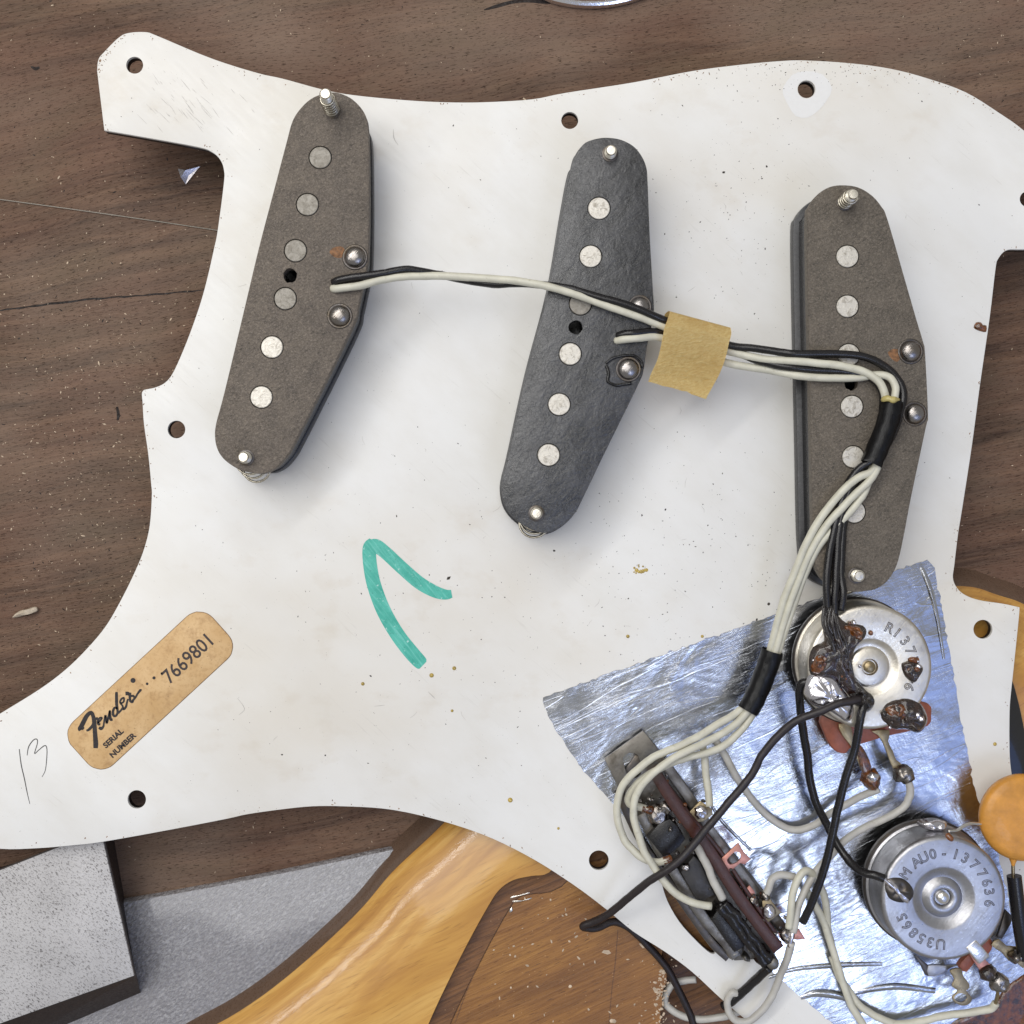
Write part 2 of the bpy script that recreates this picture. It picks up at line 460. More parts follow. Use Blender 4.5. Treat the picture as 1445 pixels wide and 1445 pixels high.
def mat_block():
    m = Mat('pitted_ground_steel'); v = m.vec()
    st = m.noise(m.vec(R(-38), (1.5, 3.0, 1)), 1, 4, 0.65, 0.8); big = m.noise(v, 0.05, 3)
    base = m.mix(m.rng(big, 0.35, 0.65), lin(200, 198, 198), lin(178, 176, 176))
    base = m.mix(m.math('MULTIPLY', m.rng(st, 0.53, 0.62, 0, 0.9), m.rng(m.noise(v, 0.11, 4), 0.38, 0.6, 0.65, 1.0)), base, lin(70, 64, 64))
    return m.out(base, 0.5, 0.25, m.bump(st, 0.10, 0.6))

def mat_sticker():
    m = Mat('yellowed_paper'); v = m.vec()
    a = m.noise(v, 0.12, 4); b = m.noise(v, 1.3, 5, 0.65)
    base = m.mix(m.rng(a, 0.35, 0.65), lin(214, 180, 132), lin(198, 160, 108))
    base = m.mix(m.rng(b, 0.5, 0.7, 0, 0.6), base, lin(178, 138, 90))
    base = m.mix(m.math('MULTIPLY', m.rng(m.noise(v, 0.35, 5, 0.65), 0.52, 0.7, 0, 0.55), 1.0), base, lin(156, 116, 72))
    d = m.voro(m.vec(0, (0.8, 0.8, 1)), 1)
    base = m.mix(m.rng(d.outputs['Distance'], 0.10, 0.05, 0, 0.65), base, lin(92, 68, 44))
    return m.out(base, 0.62, 0, m.bump(b, 0.05, 0.5))

def mat_tape():
    m = Mat('old_masking_tape'); v = m.vec()
    a = m.noise(m.vec(R(15), (1.2, 3.2, 1)), 1, 5, 0.65, 0.8); b = m.noise(v, 0.2, 3)
    base = m.mix(m.rng(a, 0.35, 0.7), lin(232, 200, 128), lin(250, 230, 170))
    base = m.mix(m.rng(b, 0.5, 0.7, 0, 0.4), base, lin(222, 184, 108))
    return m.out(base, 0.5, 0, m.bump(a, 0.34, 0.9), spec=0.6)

def mat_wire_white(name, rgb):
    m = Mat(name); v = m.vec()
    a = m.noise(v, 0.35, 4); b = m.noise(v, 1.1, 5, 0.7)
    base = m.mix(m.rng(a, 0.35, 0.65), lin(*rgb), lin(*[k*0.93 for k in rgb]))
    base = m.mix(m.rng(b, 0.6, 0.76, 0, 0.5), base, lin(128, 118, 96))
    return m.out(base, 0.4, 0, m.bump(b, 0.05, 0.5), spec=0.5)

def mat_metal(name, rgb, rough, pit=0.3, streak=0.0, tarnish=(110, 96, 74)):
    m = Mat(name); v = m.vec()
    a = m.noise(v, 0.3, 4); b = m.noise(v, 1.6, 6, 0.7)
    s = m.noise(m.vec(R(50), (0.15, 5.0, 1)), 1, 2)
    base = m.mix(m.rng(a, 0.45, 0.7, 0, pit), lin(*rgb), lin(*tarnish))
    base = m.mix(m.rng(b, 0.6, 0.76, 0, pit), base, lin(70, 62, 54))
    rg = m.math('ADD', m.rng(b, 0.3, 0.7, rough*0.7, rough*1.3), m.rng(s, 0.5, 0.7, 0, streak))
    return m.out(base, rg, 1.0, m.bump(m.math('ADD', b, s), 0.05, 0.7))

def mat_pole():
    m = Mat('cut_magnet_face'); v = m.vec()
    a = m.noise(v, 0.9, 5, 0.7, 1.0); b = m.noise(v, 3.0, 4)
    base = m.mix(m.rng(a, 0.5, 0.68, 0, 0.8), lin(206, 201, 191), lin(126, 117, 102))
    return m.out(base, m.rng(b, 0.3, 0.7, 0.32, 0.5), 0.4, m.bump(a, 0.12, 0.8))
def mat_pole_dull():
    m = Mat('oxidised_magnet_face'); v = m.vec()
    a = m.noise(v, 0.8, 5, 0.7, 1.0)
    base = m.mix(m.rng(a, 0.4, 0.68), lin(150, 145, 136), lin(110, 104, 94))
    return m.out(base, 0.5, 0.35, m.bump(a, 0.12, 0.8))

MT = dict(
    table=mat_table(), guard=mat_guard(), foil=mat_foil(), amber=mat_amber(), rim=simple('rim_table_reflection', (98, 78, 64), 0.3, coat=0.8, var=0.06), cavity=mat_cavity(), cavity_dark=mat_cavity(True),
    foam=mat_foam(), block=mat_block(), sticker=mat_sticker(), tape=mat_tape(), pole=mat_pole(), pole_dull=mat_pole_dull(),
    fibre_a=mat_flatwork('grey_brown_fibre', (92, 84, 76), (108, 99, 89), 0.5),
    fibre_c=mat_flatwork('taupe_fibre', (86, 79, 70), (101, 93, 83), 0.45),
    wax=mat_waxy(),
    black_ply=simple('black_ply_edge', (26, 22, 21), 0.5),
    coil=simple('black_coil_lacquer', (13, 12, 14), 0.16, bump=0.08, bsc=1.2),
    front=simple('black_fibre_front_plate', (46, 46, 49), 0.3),
    wire_w=mat_wire_white('cream_wire_insulation', (208, 205, 188)),
    wire_g=mat_wire_white('greyish_wire_insulation', (190, 187, 180)),
    wire_k=simple('black_wire_insulation', (22, 20, 22), 0.26, bump=0.03, bsc=2),
    wire_cloth=simple('dusty_black_insulation', (36, 29, 30), 0.42, bump=0.06, bsc=3),
    sleeve=simple('black_shrink_tube', (24, 24, 26), 0.36, bump=0.08, bsc=0.9),
    bright=mat_metal('bright_nickel', (226, 222, 214), 0.2, 0.15),
    can_a=mat_metal('warm_plated_can', (226, 220, 208), 0.36, 0.28, 0.12),
    can_b=mat_metal('cool_plated_can', (176, 176, 180), 0.34, 0.25, 0.12, (120, 112, 100)),
    brass=mat_metal('tarnished_plating', (158, 142, 112), 0.34, 0.5),
    dull=mat_metal('dull_zinc', (128, 126, 122), 0.46, 0.45),
    grimy_zinc=mat_metal('grimy_zinc', (132, 128, 122), 0.4, 0.75, 0.1, (66, 58, 50)),
    dark_metal=mat_metal('dark_grey_metal', (96, 92, 90), 0.42, 0.5),
    solder=mat_metal('bright_solder', (222, 220, 226), 0.12, 0.2),
    dome=mat_metal('grey_solder_dome', (150, 146, 144), 0.24, 0.5),
    screw=mat_metal('screw_steel', (226, 220, 206), 0.34, 0.25),
    spring=mat_metal('spring_steel', (188, 182, 168), 0.28, 0.3),
    chrome=mat_metal('polished_chrome', (235, 235, 238), 0.06, 0.0),
    phenolic=simple('red_brown_phenolic', (150, 84, 62), 0.4, bump=0.04),
    phenolic_dark=simple('dark_brown_phenolic', (62, 31, 20), 0.34, bump=0.05),
    copper=mat_metal('pinkish_copper_lug', (200, 142, 126), 0.36, 0.3),
    flux=simple('burnt_rosin', (38, 19, 8), 0.08, var=0.45, sc=0.9, bump=0.4, bsc=1.0, coat=1.0),
    flux_amber=simple('amber_rosin', (104, 56, 12), 0.07, var=0.45, sc=0.9, bump=0.3, bsc=1.0, coat=1.0),
    charred=simple('charred_braid', (30, 22, 18), 0.18, var=0.3, sc=1.5, bump=0.5, bsc=1.6, coat=1.0),
    yellow=simple('yellow_rosin', (178, 152, 70), 0.2, var=0.2, coat=0.6),
    glue_edge=simple('grimy_glue', (128, 96, 58), 0.6, var=0.3, sc=1.2),
    glue=simple('yellowed_glue', (186, 172, 110), 0.3),
    cap=simple('orange_ceramic', (204, 142, 58), 0.45, var=0.1, sc=0.35, bump=0.08, coat=0.12),
    rout_black=simple('black_gloss', (14, 14, 17), 0.14, coat=0.8),
    rubber=simple('dark_block_side', (44, 36, 34), 0.5, bump=0.05),
    ink=simple('black_ink', (38, 32, 34), 0.6),
    ink_soft=simple('worn_black_ink', (58, 48, 48), 0.6, var=0.3, sc=3),
    rim_grime=simple('brown_rim_grime', (142, 112, 88), 0.8, var=0.3, sc=2),
    scratch=simple('scratched_plastic', (186, 182, 175), 0.6, var=0.1),
    pencil=simple('graphite', (70, 68, 66), 0.5),
    clean=simple('cleaner_white_plastic', (226, 225, 223), 0.4, var=0.01),
    speck=simple('dark_dirt', (58, 52, 46), 0.8, var=0.3),
    sawdust=simple('pale_sawdust', (196, 176, 152), 0.8, var=0.2),
    scrap=mat_metal('foil_scrap_metal', (190, 186, 190), 0.25, 0.3),
    splinter=simple('cream_sliver', (188, 174, 154), 0.6),
    string=mat_metal('steel_string', (222, 214, 202), 0.3, 0.1),
    rust=simple('rust_stain', (128, 90, 58), 0.7, var=0.3, sc=1.5),
    gouge=simple('dark_gouge', (34, 25, 21), 0.8),
    block_black=simple('black_bakelite', (22, 20, 20), 0.3, bump=0.06),
    block_grey=simple('grey_bakelite', (52, 50, 50), 0.42, bump=0.06),
)
def mat_marker():
    m = Mat('teal_marker_ink'); v = m.vec()
    a = m.noise(v, 0.3, 4); b = m.noise(v, 2.0, 3)
    st = m.noise(m.vec(R(-52), (0.12, 1.6, 1)), 1, 4, 0.6)
    base = m.mix(m.rng(a, 0.35, 0.65), lin(42, 158, 140), lin(72, 178, 160))
    base = m.mix(m.rng(st, 0.48, 0.66, 0, 0.5), base, lin(122, 204, 192))
    base = m.mix(m.rng(b, 0.6, 0.72, 0, 0.6), base, lin(30, 122, 110))
    base = m.mix(m.rng(m.noise(v, 0.9, 4), 0.64, 0.7, 0, 0.7), base, lin(190, 222, 216))
    return m.out(base, 0.42)
MT['marker'] = mat_marker()

# ================================================================== SETTING: bench top
ZT = -16.0          # bench surface
bm = bmesh.new()
add_slab(bm, [(-900, -900), (900, -900), (900, 900), (-900, 900)], ZT-20, ZT, 0)
tb = finish(bm, 'wood_tabletop', MT['table']); tb['kind'] = 'structure'

# pale dust and dark pits on the bench
bm = bmesh.new(); rnd = random.Random(3)
def add_flake(bm, c, r, rnd, z, lift=0.05, el=2.0):
    a = rnd.uniform(0, 6.28); n = rnd.randint(4, 6); vs = []
    e = rnd.uniform(1, el)
    for i in range(n):
        t = 2*math.pi*i/n; q = r*rnd.uniform(0.6, 1.1)
        x, y = q*math.cos(t)*e, q*math.sin(t)
        vs.append(bm.verts.new((c[0]+x*math.cos(a)-y*math.sin(a), c[1]+x*math.sin(a)+y*math.cos(a), z)))
    top = bm.verts.new((c[0], c[1], z+lift))
    for i in range(n): bm.faces.new((vs[i-1], vs[i], top))
for i in range(2600):
    p = P(rnd.uniform(-30, 1475), rnd.uniform(-30, 1475), ZT)
    if rnd.random() < 0.35: p = P(rnd.gauss(140, 110), rnd.gauss(640, 200), ZT)
    add_flake(bm, p, rnd.uniform(0.05, 0.14)*(1.7 if rnd.random() < 0.06 else 1), rnd, ZT+0.02, 0.08, 3.0)
o = finish(bm, 'sawdust', MT['sawdust'], sharp=None); o['kind'] = 'stuff'
bm = bmesh.new()
for i in range(700):
    p = P(rnd.uniform(-30, 1475), rnd.uniform(-30, 1475), ZT)
    if rnd.random() < 0.5: p = P(rnd.gauss(140, 110), rnd.gauss(640, 240), ZT)
    add_flake(bm, p, rnd.uniform(0.06, 0.19), rnd, ZT+0.02, 0.03, 3.5)
o = finish(bm, 'bench_dirt', MT['gouge'], sharp=None); o['kind'] = 'stuff'
# dark vein / crack across the bench
bm = bmesh.new()
add_ribbon(bm, [(x, y+rnd.uniform(-0.7, 0.7), wd*rnd.uniform(0.5, 1.2)) for x, y, wd in cr([(-20, 441, 2.0), (60, 430, 2.8), (140, 421, 3.4), (210, 416, 2.4), (290, 409, 2.0), (360, 402, 1.0)], 8)], ZT+0.02)
add_ribbon(bm, cr([(683, 14, 1.5), (700, 9, 5), (722, 3, 5), (745, 0, 7), (775, 4, 3), (790, -2, 1)], 4), ZT+0.02)
add_ribbon(bm, cr([(165, 574, 3), (167, 585, 4.5), (166, 593, 3)], 3), ZT+0.02)
add_ribbon(bm, cr([(44, 94, 2), (50, 97, 5), (56, 95, 3)], 3), ZT+0.02)
finish(bm, 'grain_crack', MT['gouge'], tb, sharp=None)

# ================================================================== guitar body
bpx = [(100, 1540), (241, 1445), (332, 1394), (405, 1340), (488, 1264), (538, 1206), (591, 1156), (660, 1090), (760, 1010), (900, 925), (1080, 850),
       (1230, 808), (1349, 801), (1405, 815), (1450, 832), (1540, 885), (1620, 980), (1690, 1120), (1720, 1300), (1690, 1500), (1600, 1640), (1400, 1740),
       (1100, 1780), (700, 1760), (350, 1700), (140, 1620)]
ZB = -3.4
body = thing('wooden_guitar', 'amber lacquered wooden guitar body with routed cavity lying under the white plate', 'guitar body', P(900, 1350, ZT))
outer = loop_at(bpx, ZT+1, 5)
RA, RB = 24.0, 20.0
prof = []
for k in range(0, 23):
    uu = 22.3*(1-k/22)
    prof.append((22.3-uu, ZB-RB*(1-math.sqrt(max(0, 1-(uu/RA)**2)))))
def rings_of(prof, loop, name, mat, parent, sharp=40, cap=None):
    bm = bmesh.new(); prev = None
    for d, z in prof:
        ring = [bm.verts.new((p[0], p[1], z)) for p in (inset(loop, d) if d else loop)]
        if prev:
            for i in range(len(ring)): bm.faces.new((prev[i-1], prev[i], ring[i], ring[i-1]))
        prev = ring
    if cap is not None: fill(bm, [prev]+[[bm.verts.new((p[0], p[1], prof[-1][1])) for p in c] for c in cap])
    return finish(bm, name, mat, parent, sharp)
rings_of([(0.5, ZT+0.02)]+[p for p in prof if p[0] < 4.2], outer, 'reflection_rim', MT['rim'], body)  # brown table reflection on the roundover, put into the rim colour
cav_px = [(605, 1444), (632, 1386), (663, 1325), (688, 1280), (704, 1256), (724, 1242), (750, 1236), (775, 1231), (812, 1196), (890, 1190), (985, 1250), (1060, 1330), (1140, 1400),
          (1180, 1480), (1150, 1580), (900, 1600), (700, 1590), (570, 1530)]
cav = loop_at(cav_px, ZB, 4)
rings_of([p for p in prof if p[0] > 3.5], outer, 'lacquered_shell', MT['amber'], body, 50, cap=[cav])
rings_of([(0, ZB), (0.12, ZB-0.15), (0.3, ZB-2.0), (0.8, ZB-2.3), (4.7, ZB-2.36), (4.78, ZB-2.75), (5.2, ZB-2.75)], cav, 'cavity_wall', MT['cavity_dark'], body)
deep_px = [(934, 1330), (938, 1375), (932, 1402), (930, 1440), (925, 1490), (1040, 1510), (1090, 1450), (1060, 1400), (1010, 1350), (960, 1322)]
deep = loop_at([(x+rnd.uniform(-1.5, 1.5), y) for x, y in cr(deep_px, 6, True)], ZB-4.6)
rings_of([(5.0, ZB-2.6)], cav, 'cavity_floor', MT['cavity'], body, cap=[deep])
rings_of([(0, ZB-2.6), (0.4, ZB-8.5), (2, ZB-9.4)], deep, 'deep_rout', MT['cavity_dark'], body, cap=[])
bm = bmesh.new()
add_ribbon(bm, cr([(872, 1312, 1.2), (868, 1360, 1.6), (863, 1400, 1.4), (859, 1450, 1.4)], 4), ZB-2.57)
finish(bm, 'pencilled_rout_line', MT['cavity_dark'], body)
bm = bmesh.new()
add_ribbon(bm, cr([(716, 1275, 1.6), (690, 1330, 1.4), (662, 1390, 1.6), (642, 1444, 1.5)], 4), ZB-2.57)
finish(bm, 'pencilled_rout_line', MT['cavity_dark'], body)
bm = bmesh.new()
for i in range(150):
    x, y = rnd.uniform(690, 960), rnd.uniform(1260, 1450)
    if rnd.random() < 0.4: x, y = rnd.gauss(934, 5), rnd.uniform(1370, 1445)
    add_flake(bm, P(x, y, ZB-2.58), rnd.uniform(0.1, 0.3)*(2.2 if rnd.random() < 0.07 else 1), rnd, ZB-2.58, 0.2, 2.5)
o = finish(bm, 'wood_crumbs', MT['sawdust'], sharp=None); o['kind'] = 'stuff'
G7 = lambda pts: Z(600, 1225, pts, 150)
for pts in ([(1140, 405), (1160, 380), (1240, 362), (1330, 342), (1440, 318), (1445, 332), (1340, 362), (1220, 385), (1170, 410), (1145, 420)], [(1165, 450), (1200, 435), (1260, 432), (1300, 440), (1370, 420), (1445, 398), (1445, 415), (1370, 438), (1290, 458), (1200, 468)],
            [(1135, 590), (1150, 555), (1178, 520), (1196, 560), (1190, 590), (1150, 610)]):
    puddle(loop_at(G7(pts), ZB-2.5), ZB-2.5 if pts[0][1] < 500 else ZB-2.65, 0.35, 'lacquer_glint', MT['bright'], body)  # white glints in the cavity, shaped as raised bright-metal streaks

# ================================================================== foam mat, steel block, odds and ends on the bench
fm = [(100, 1285), (172, 1272), (221, 1264), (304, 1249), (419, 1226), (545, 1199), (640, 1180), (640, 1520), (30, 1520), (20, 1400)]
zf = ZT+2.4
bm = bmesh.new(); add_slab(bm, loop_at(cr([(x, y) for x, y in fm], 1, True), zf), ZT, zf, 1.6)
tag(finish(bm, 'foam_mat', MT['foam'], origin=P(350, 1350, ZT)), 'pearly grey packing foam sheet on the bench under the guitar body', 'foam sheet')
zk = -4.0
blk = thing('steel_block', 'pale pitted steel block with dark sides at the corner of the white plate', 'metal block', P(60, 1320, ZT))
top = [(-60, 1246), (0, 1229), (102, 1194), (145, 1188), (150, 1206), (168, 1285), (188, 1376), (100, 1409), (0, 1444), (-60, 1465)]
tl = loop_at([(-60, 1252), (-60, 1466), (189, 1377), (142, 1172)], zk)
bl = loop_at([(-60, 1240), (-60, 1518), (200, 1407), (160, 1180)], ZT+0.1)
bm = bmesh.new()
a = [bm.verts.new((p[0], p[1], ZT+0.05)) for p in bl]; b = [bm.verts.new((p[0], p[1], zk-0.5)) for p in inset(tl, -0.25)]
for i in range(4): bm.faces.new((a[i-1], a[i], b[i], b[i-1]))
bm.faces.new(a); bm.faces.new(b)
finish(bm, 'dark_base', MT['rubber'], blk)
slab(tl, zk-0.5, zk, 'ground_face', MT['block'], blk, 0.12)

c = P(834, -186, ZT)
rg = thing('chrome_ring', 'shiny chrome ring lying on the bench beyond the white plate', 'ring', c)
kk = 199*(1-ZT/H)/K
lathe([(kk-1.7, ZT+0.02), (kk, ZT+0.02), (kk+0.15, ZT+0.7), (kk-0.1, ZT+1.6), (kk-0.6, ZT+1.9), (kk-1.2, ZT+1.7), (kk-1.7, ZT+0.9), (kk-1.7, ZT+0.02)], c, 'rim', MT['chrome'], rg, 120)
bm = bmesh.new()
add_tube(bm, wpath([(-40, 276, ZT+0.25), (100, 295, ZT+0.3), (220, 312, ZT+0.25), (320, 327, ZT+0.3)], 6), 0.12, 6)
tag(finish(bm, 'steel_string', MT['string'], origin=P(150, 302, ZT)), 'thin straight steel string lying across the wood towards the white plate', 'string')
bm = bmesh.new()
q = [P(251, 238, ZT+0.3), P(262, 240, ZT+0.9), P(282, 235, ZT+0.2), P(262, 260, ZT+0.2), P(255, 250, ZT+1.0), P(266, 248, ZT+0.3)]
v = [bm.verts.new(x) for x in q]
for f in ((0, 1, 4), (1, 2, 5), (1, 5, 4), (4, 5, 3), (5, 2, 3), (0, 4, 3)): bm.faces.new([v[i] for i in f])
tag(finish(bm, 'foil_scrap', MT['scrap'], sharp=10, origin=P(265, 247, ZT)), 'tiny crumpled scrap of silver foil on the wood beside the plate', 'foil scrap')
bm = bmesh.new()
add_tube(bm, wpath([(18, 871, ZT+0.5), (28, 866, ZT+0.7), (40, 863, ZT+0.9), (53, 859, ZT+0.8)], 5), [0.12, 0.25, 0.4, 0.5, 0.55, 0.6, 0.6, 0.65, 0.7, 0.7, 0.72, 0.75, 0.75, 0.7, 0.65, 0.4][:16], 8, 0.3)
tag(finish(bm, 'plastic_sliver', MT['splinter'], origin=P(36, 865, ZT)), 'small cream coloured sliver lying on the wood at the plate curve', 'sliver')

# ================================================================== pickguard
gp = thing('pickguard', 'white backed guitar pickguard lying face down with parts mounted on it', 'pickguard', P(700, 700, ZT))
segs = [
    [(147, 184), (138, 110), (137, 97), (139, 83), (147, 73), (166, 54), (180, 46.5), (205, 45), (221, 50), (280, 75), (321, 90), (368, 104), (400, 111), (455, 126),
     (499, 134), (571, 141), (627, 144), (682, 144), (750, 140), (797, 131), (894, 116), (977, 100), (1046, 91), (1100, 86), (1136, 85), (1200, 89), (1258, 97),
     (1311, 111), (1363, 130), (1410, 159), (1445, 184), (1490, 226), (1525, 285), (1530, 350)],
    [(1530, 350), (1445, 352), (1421, 353), (1409, 365), (1405, 380), (1397, 447), (1383, 544), (1372, 627), (1358, 718), (1352, 755), (1347, 797), (1345, 816), (1351, 830),
     (1363, 840), (1383, 847), (1416, 852), (1439, 857)],
    [(1439, 857), (1438, 872), (1430, 949), (1427, 977), (1425, 1004), (1425, 1060), (1428, 1093), (1438, 1150), (1462, 1230), (1490, 1330), (1500, 1420), (1480, 1500), (1400, 1560), (1250, 1560), (1120, 1490)],
    [(1120, 1490), (1060, 1445), (1018, 1410), (977, 1372), (938, 1343), (894, 1315), (855, 1283), (811, 1250), (755, 1214), (696, 1184), (641, 1164), (585, 1149), (538, 1141), (483, 1138),
     (441, 1138), (400, 1142), (350, 1149), (318, 1156), (235, 1172), (145, 1188), (102, 1193), (55, 1197), (0, 1198), (-60, 1188), (-110, 1160), (-130, 1110), (-110, 1060), (-60, 1030), (0, 1007)],
    [(0, 1007), (55, 973), (91, 946), (122, 916), (149.5, 883), (172, 844), (191, 805), (203, 775), (211, 742), (214, 700), (213, 682), (209, 641), (203, 599), (201, 569), (200, 555), (203, 550)],
    [(203, 550), (221, 546), (235, 538), (246, 522), (263, 483), (280, 436), (291, 398), (302, 350), (307, 325), (315.5, 260), (316, 241), (311, 226), (299, 214.5), (277, 207), (194, 192), (147, 184)],
]
gpx = []
for s in segs: gpx += cr(s, 4)[:-1]
gl = loop_at(gpx, 0)
holes_px = [(190, 92, 12), (804, 170, 12), (1138, 126, 12.4), (249, 606, 12.5), (193, 1128, 13), (845, 1214, 14), (1387, 888, 13.4), (1450, 281, 11)]
slot_px = [(934, 1246), (942, 1272), (958, 1300), (977, 1322), (998, 1342), (1008, 1346), (1010, 1338), (1004, 1326), (988, 1306), (968, 1280), (950, 1256), (940, 1244)]
GT = 2.3
hs = [hole_at(*h) for h in holes_px] + [loop_at(slot_px, 0, 3)]
slab(gl, -0.8, 0, 'white_ply', MT['guard'], gp, 0.12, hs)
hs2 = [hole_at(*h) for h in holes_px] + [loop_at(slot_px, 0, 3)]
slab(inset(gl, 0.02), -GT, -0.803, 'black_ply', MT['black_ply'], gp, 0, hs2)
def inside(x, y, poly):
    r = False; j = len(poly)-1
    for i in range(len(poly)):
        if (poly[i][1] > y) != (poly[j][1] > y) and x < (poly[j][0]-poly[i][0])*(y-poly[i][1])/(poly[j][1]-poly[i][1])+poly[i][0]: r = not r
        j = i
    return r
# cleaner plastic round the screw holes
def annulus(hx, hy, hr, pts, z):
    inner = [P(hx+hr*math.cos(2*math.pi*i/32), hy+hr*math.sin(2*math.pi*i/32), z) for i in range(32)]
    outp = cr(pts, 32//len(pts), True)
    # sort the outer ring by angle to pair it with the inner
    def at(ang):
        best = min(outp, key=lambda p: abs(((math.atan2(p[1]-hy, p[0]-hx)-ang+math.pi) % (2*math.pi))-math.pi)); return best
    bm = bmesh.new(); A = [bm.verts.new(p) for p in inner]; B = [bm.verts.new(P(*at(2*math.pi*i/32), z)) for i in range(32)]
    for i in range(32): bm.faces.new((A[i-1], A[i], B[i], B[i-1]))
    finish(bm, 'clean_plastic_patch', MT['clean'], gp, sharp=None)
annulus(1138, 126, 13.2, Z(1045, 0, [(215, 450), (260, 385), (330, 362), (420, 380), (466, 450), (440, 510), (400, 560), (340, 600), (280, 590), (245, 540), (220, 490), (214, 470)]), 0.03)
bm = bmesh.new(); rnd = random.Random(23)
for i in range(900):
    k = rnd.randrange(len(gpx)); x, y = gpx[k]; x2, y2 = gpx[k-1]; t = rnd.random()
    x, y = x+(x2-x)*t, y+(y2-y)*t
    if not (-10 < x < 1450): continue
    if rnd.random() > (0.9 if (y < 190 and x > 800) or (x < 180 and y < 110) else 0.3): continue
    nx, ny = -(y2-y), (x2-x); L = math.hypot(nx, ny) or 1; d = abs(rnd.gauss(0, 4))+1.5
    for sg in (1, -1):
        q = (x+nx/L*d*sg, y+ny/L*d*sg)
        if inside(q[0], q[1], gpx): add_flake(bm, P(*q), rnd.uniform(0.05, 0.16), rnd, 0.02, 0.03, 2.6); break
o = finish(bm, 'rim_grime', MT['rim_grime'], gp, sharp=None); o['kind'] = 'stuff'
# teal marker stroke
bm = bmesh.new()
A = Z(350, 700, [(632, 222, 30), (618, 262, 66), (622, 350, 70), (644, 460, 72), (694, 590, 74), (764, 710, 74), (834, 800, 76), (880, 850, 70), (892, 862, 50)])
add_ribbon(bm, [(p[0], p[1], p[2]/3.6125) for p in cr(A, 5)], 0.04)
B = Z(350, 700, [(600, 250, 20), (645, 250, 66), (700, 288, 66), (780, 362, 66), (870, 440, 66), (950, 486, 62), (1005, 502, 52), (1038, 498, 40)])
add_ribbon(bm, [(p[0], p[1], p[2]/3.6125) for p in cr(B, 5)], 0.055)
finish(bm, 'marker_stroke', MT['marker'], gp, sharp=None)
# pencilled 13
bm = bmesh.new()
one = Z(0, 700, [(98, 1290, 5), (108, 1370, 6), (124, 1440, 6), (138, 1510, 5), (152, 1570, 3)])
thr = Z(0, 700, [(138, 1322, 4), (146, 1278, 6), (170, 1244, 6), (188, 1240, 6), (190, 1262, 5), (176, 1312, 5), (196, 1296, 5), (228, 1272, 6), (239, 1290, 5), (237, 1350, 5), (230, 1400, 4), (214, 1432, 3)])
for s in (one, thr): add_ribbon(bm, [(p[0], p[1], p[2]/3.6125*0.8) for p in cr(s, 6)], 0.04)
finish(bm, 'pencilled_number', MT['pencil'], gp, sharp=None)
# scratches, dirt
bm = bmesh.new(); rnd = random.Random(11)
for i in range(60):
    x, y = rnd.gauss(255, 40), rnd.gauss(135, 30)
    if not (170 < x < 390 and 75+0.25*(x-170) < y < 190): continue
    L = rnd.uniform(3, 22); a = R(rnd.gauss(50, 4))
    add_ribbon(bm, [(x, y, 0.2), (x+L/2*math.cos(a), y+L/2*math.sin(a), rnd.uniform(0.3, 0.8)), (x+L*math.cos(a), y+L*math.sin(a), 0.2)], 0.03)
for i in range(40):
    x, y = rnd.uniform(330, 1330), rnd.uniform(230, 1080)
    L = rnd.uniform(4, 16); a = rnd.uniform(0, 3.1)
    add_ribbon(bm, [(x, y, 0.2), (x+L/2*math.cos(a)+rnd.uniform(-2, 2), y+L/2*math.sin(a), rnd.uniform(0.3, 0.7)), (x+L*math.cos(a), y+L*math.sin(a), 0.2)], 0.03)
for s in ([(335, 985, .4), (345, 1000, .8), (337, 1009, .5)], [(555, 182, .3), (556, 195, 1.2), (562, 205, .4)], [(604, 976, .4), (610, 982, 1.4), (614, 986, .5)]):
    add_ribbon(bm, cr(s, 4), 0.03)
o = finish(bm, 'scratches', MT['scratch'], gp, sharp=None); o['kind'] = 'stuff'

FOIL = [(1308, 790), (1319, 800), (1330, 866), (1343, 935), (1358, 1027), (1373, 1099), (1386, 1153), (1408, 1203), (1420, 1251), (1437, 1336), (1455, 1420), (1460, 1500),
        (1250, 1520), (1175, 1444), (1138, 1413), (1104, 1385), (1010, 1292), (930, 1212), (866, 1136), (833, 1099), (805, 1063), (775, 1016), (765, 985), (900, 936), (1093, 867.5), (1200, 828)]
bm = bmesh.new(); n = 0
while n < 900:
    u = rnd.random()
    if u < 0.30: x, y = rnd.uniform(0, 1445), rnd.uniform(60, 1350)
    elif u < 0.55: x, y = rnd.gauss(960, 120), rnd.gauss(800, 110)
    elif u < 0.7: x, y = rnd.gauss(1040, 70), rnd.gauss(300, 90)
    elif u < 0.85: x, y = rnd.gauss(600, 120), rnd.gauss(840, 160)
    else: x, y = rnd.gauss(1150, 120), rnd.gauss(105, 18)
    if not inside(x, y, gpx) or inside(x, y, FOIL): continue
    if any((x-h[0])**2+(y-h[1])**2 < (h[2]+3)**2 for h in holes_px): continue
    r = abs(rnd.gauss(0, 0.045))+0.04
    add_flake(bm, P(x, y, 0), r, rnd, 0.02, 0.04, 2.2); n += 1
for x, y, r in ((1021, 243, .5), (1082, 235, .36), (938, 330, .3), (523, 954, .42), (398, 1065, .3), (459, 1066, .36), (633, 816, .7), (1301, 143, .26), (782, 777, .4), (939, 719, .34), (906, 727, .35), (1085, 852, .6), (1068, 874, .5)):
    add_flake(bm, P(x, y, 0), r*0.62, rnd, 0.02, 0.1, 1.8)
o = finish(bm, 'dirt_specks', MT['speck'], sharp=None); o['kind'] = 'stuff'
bm = bmesh.new()
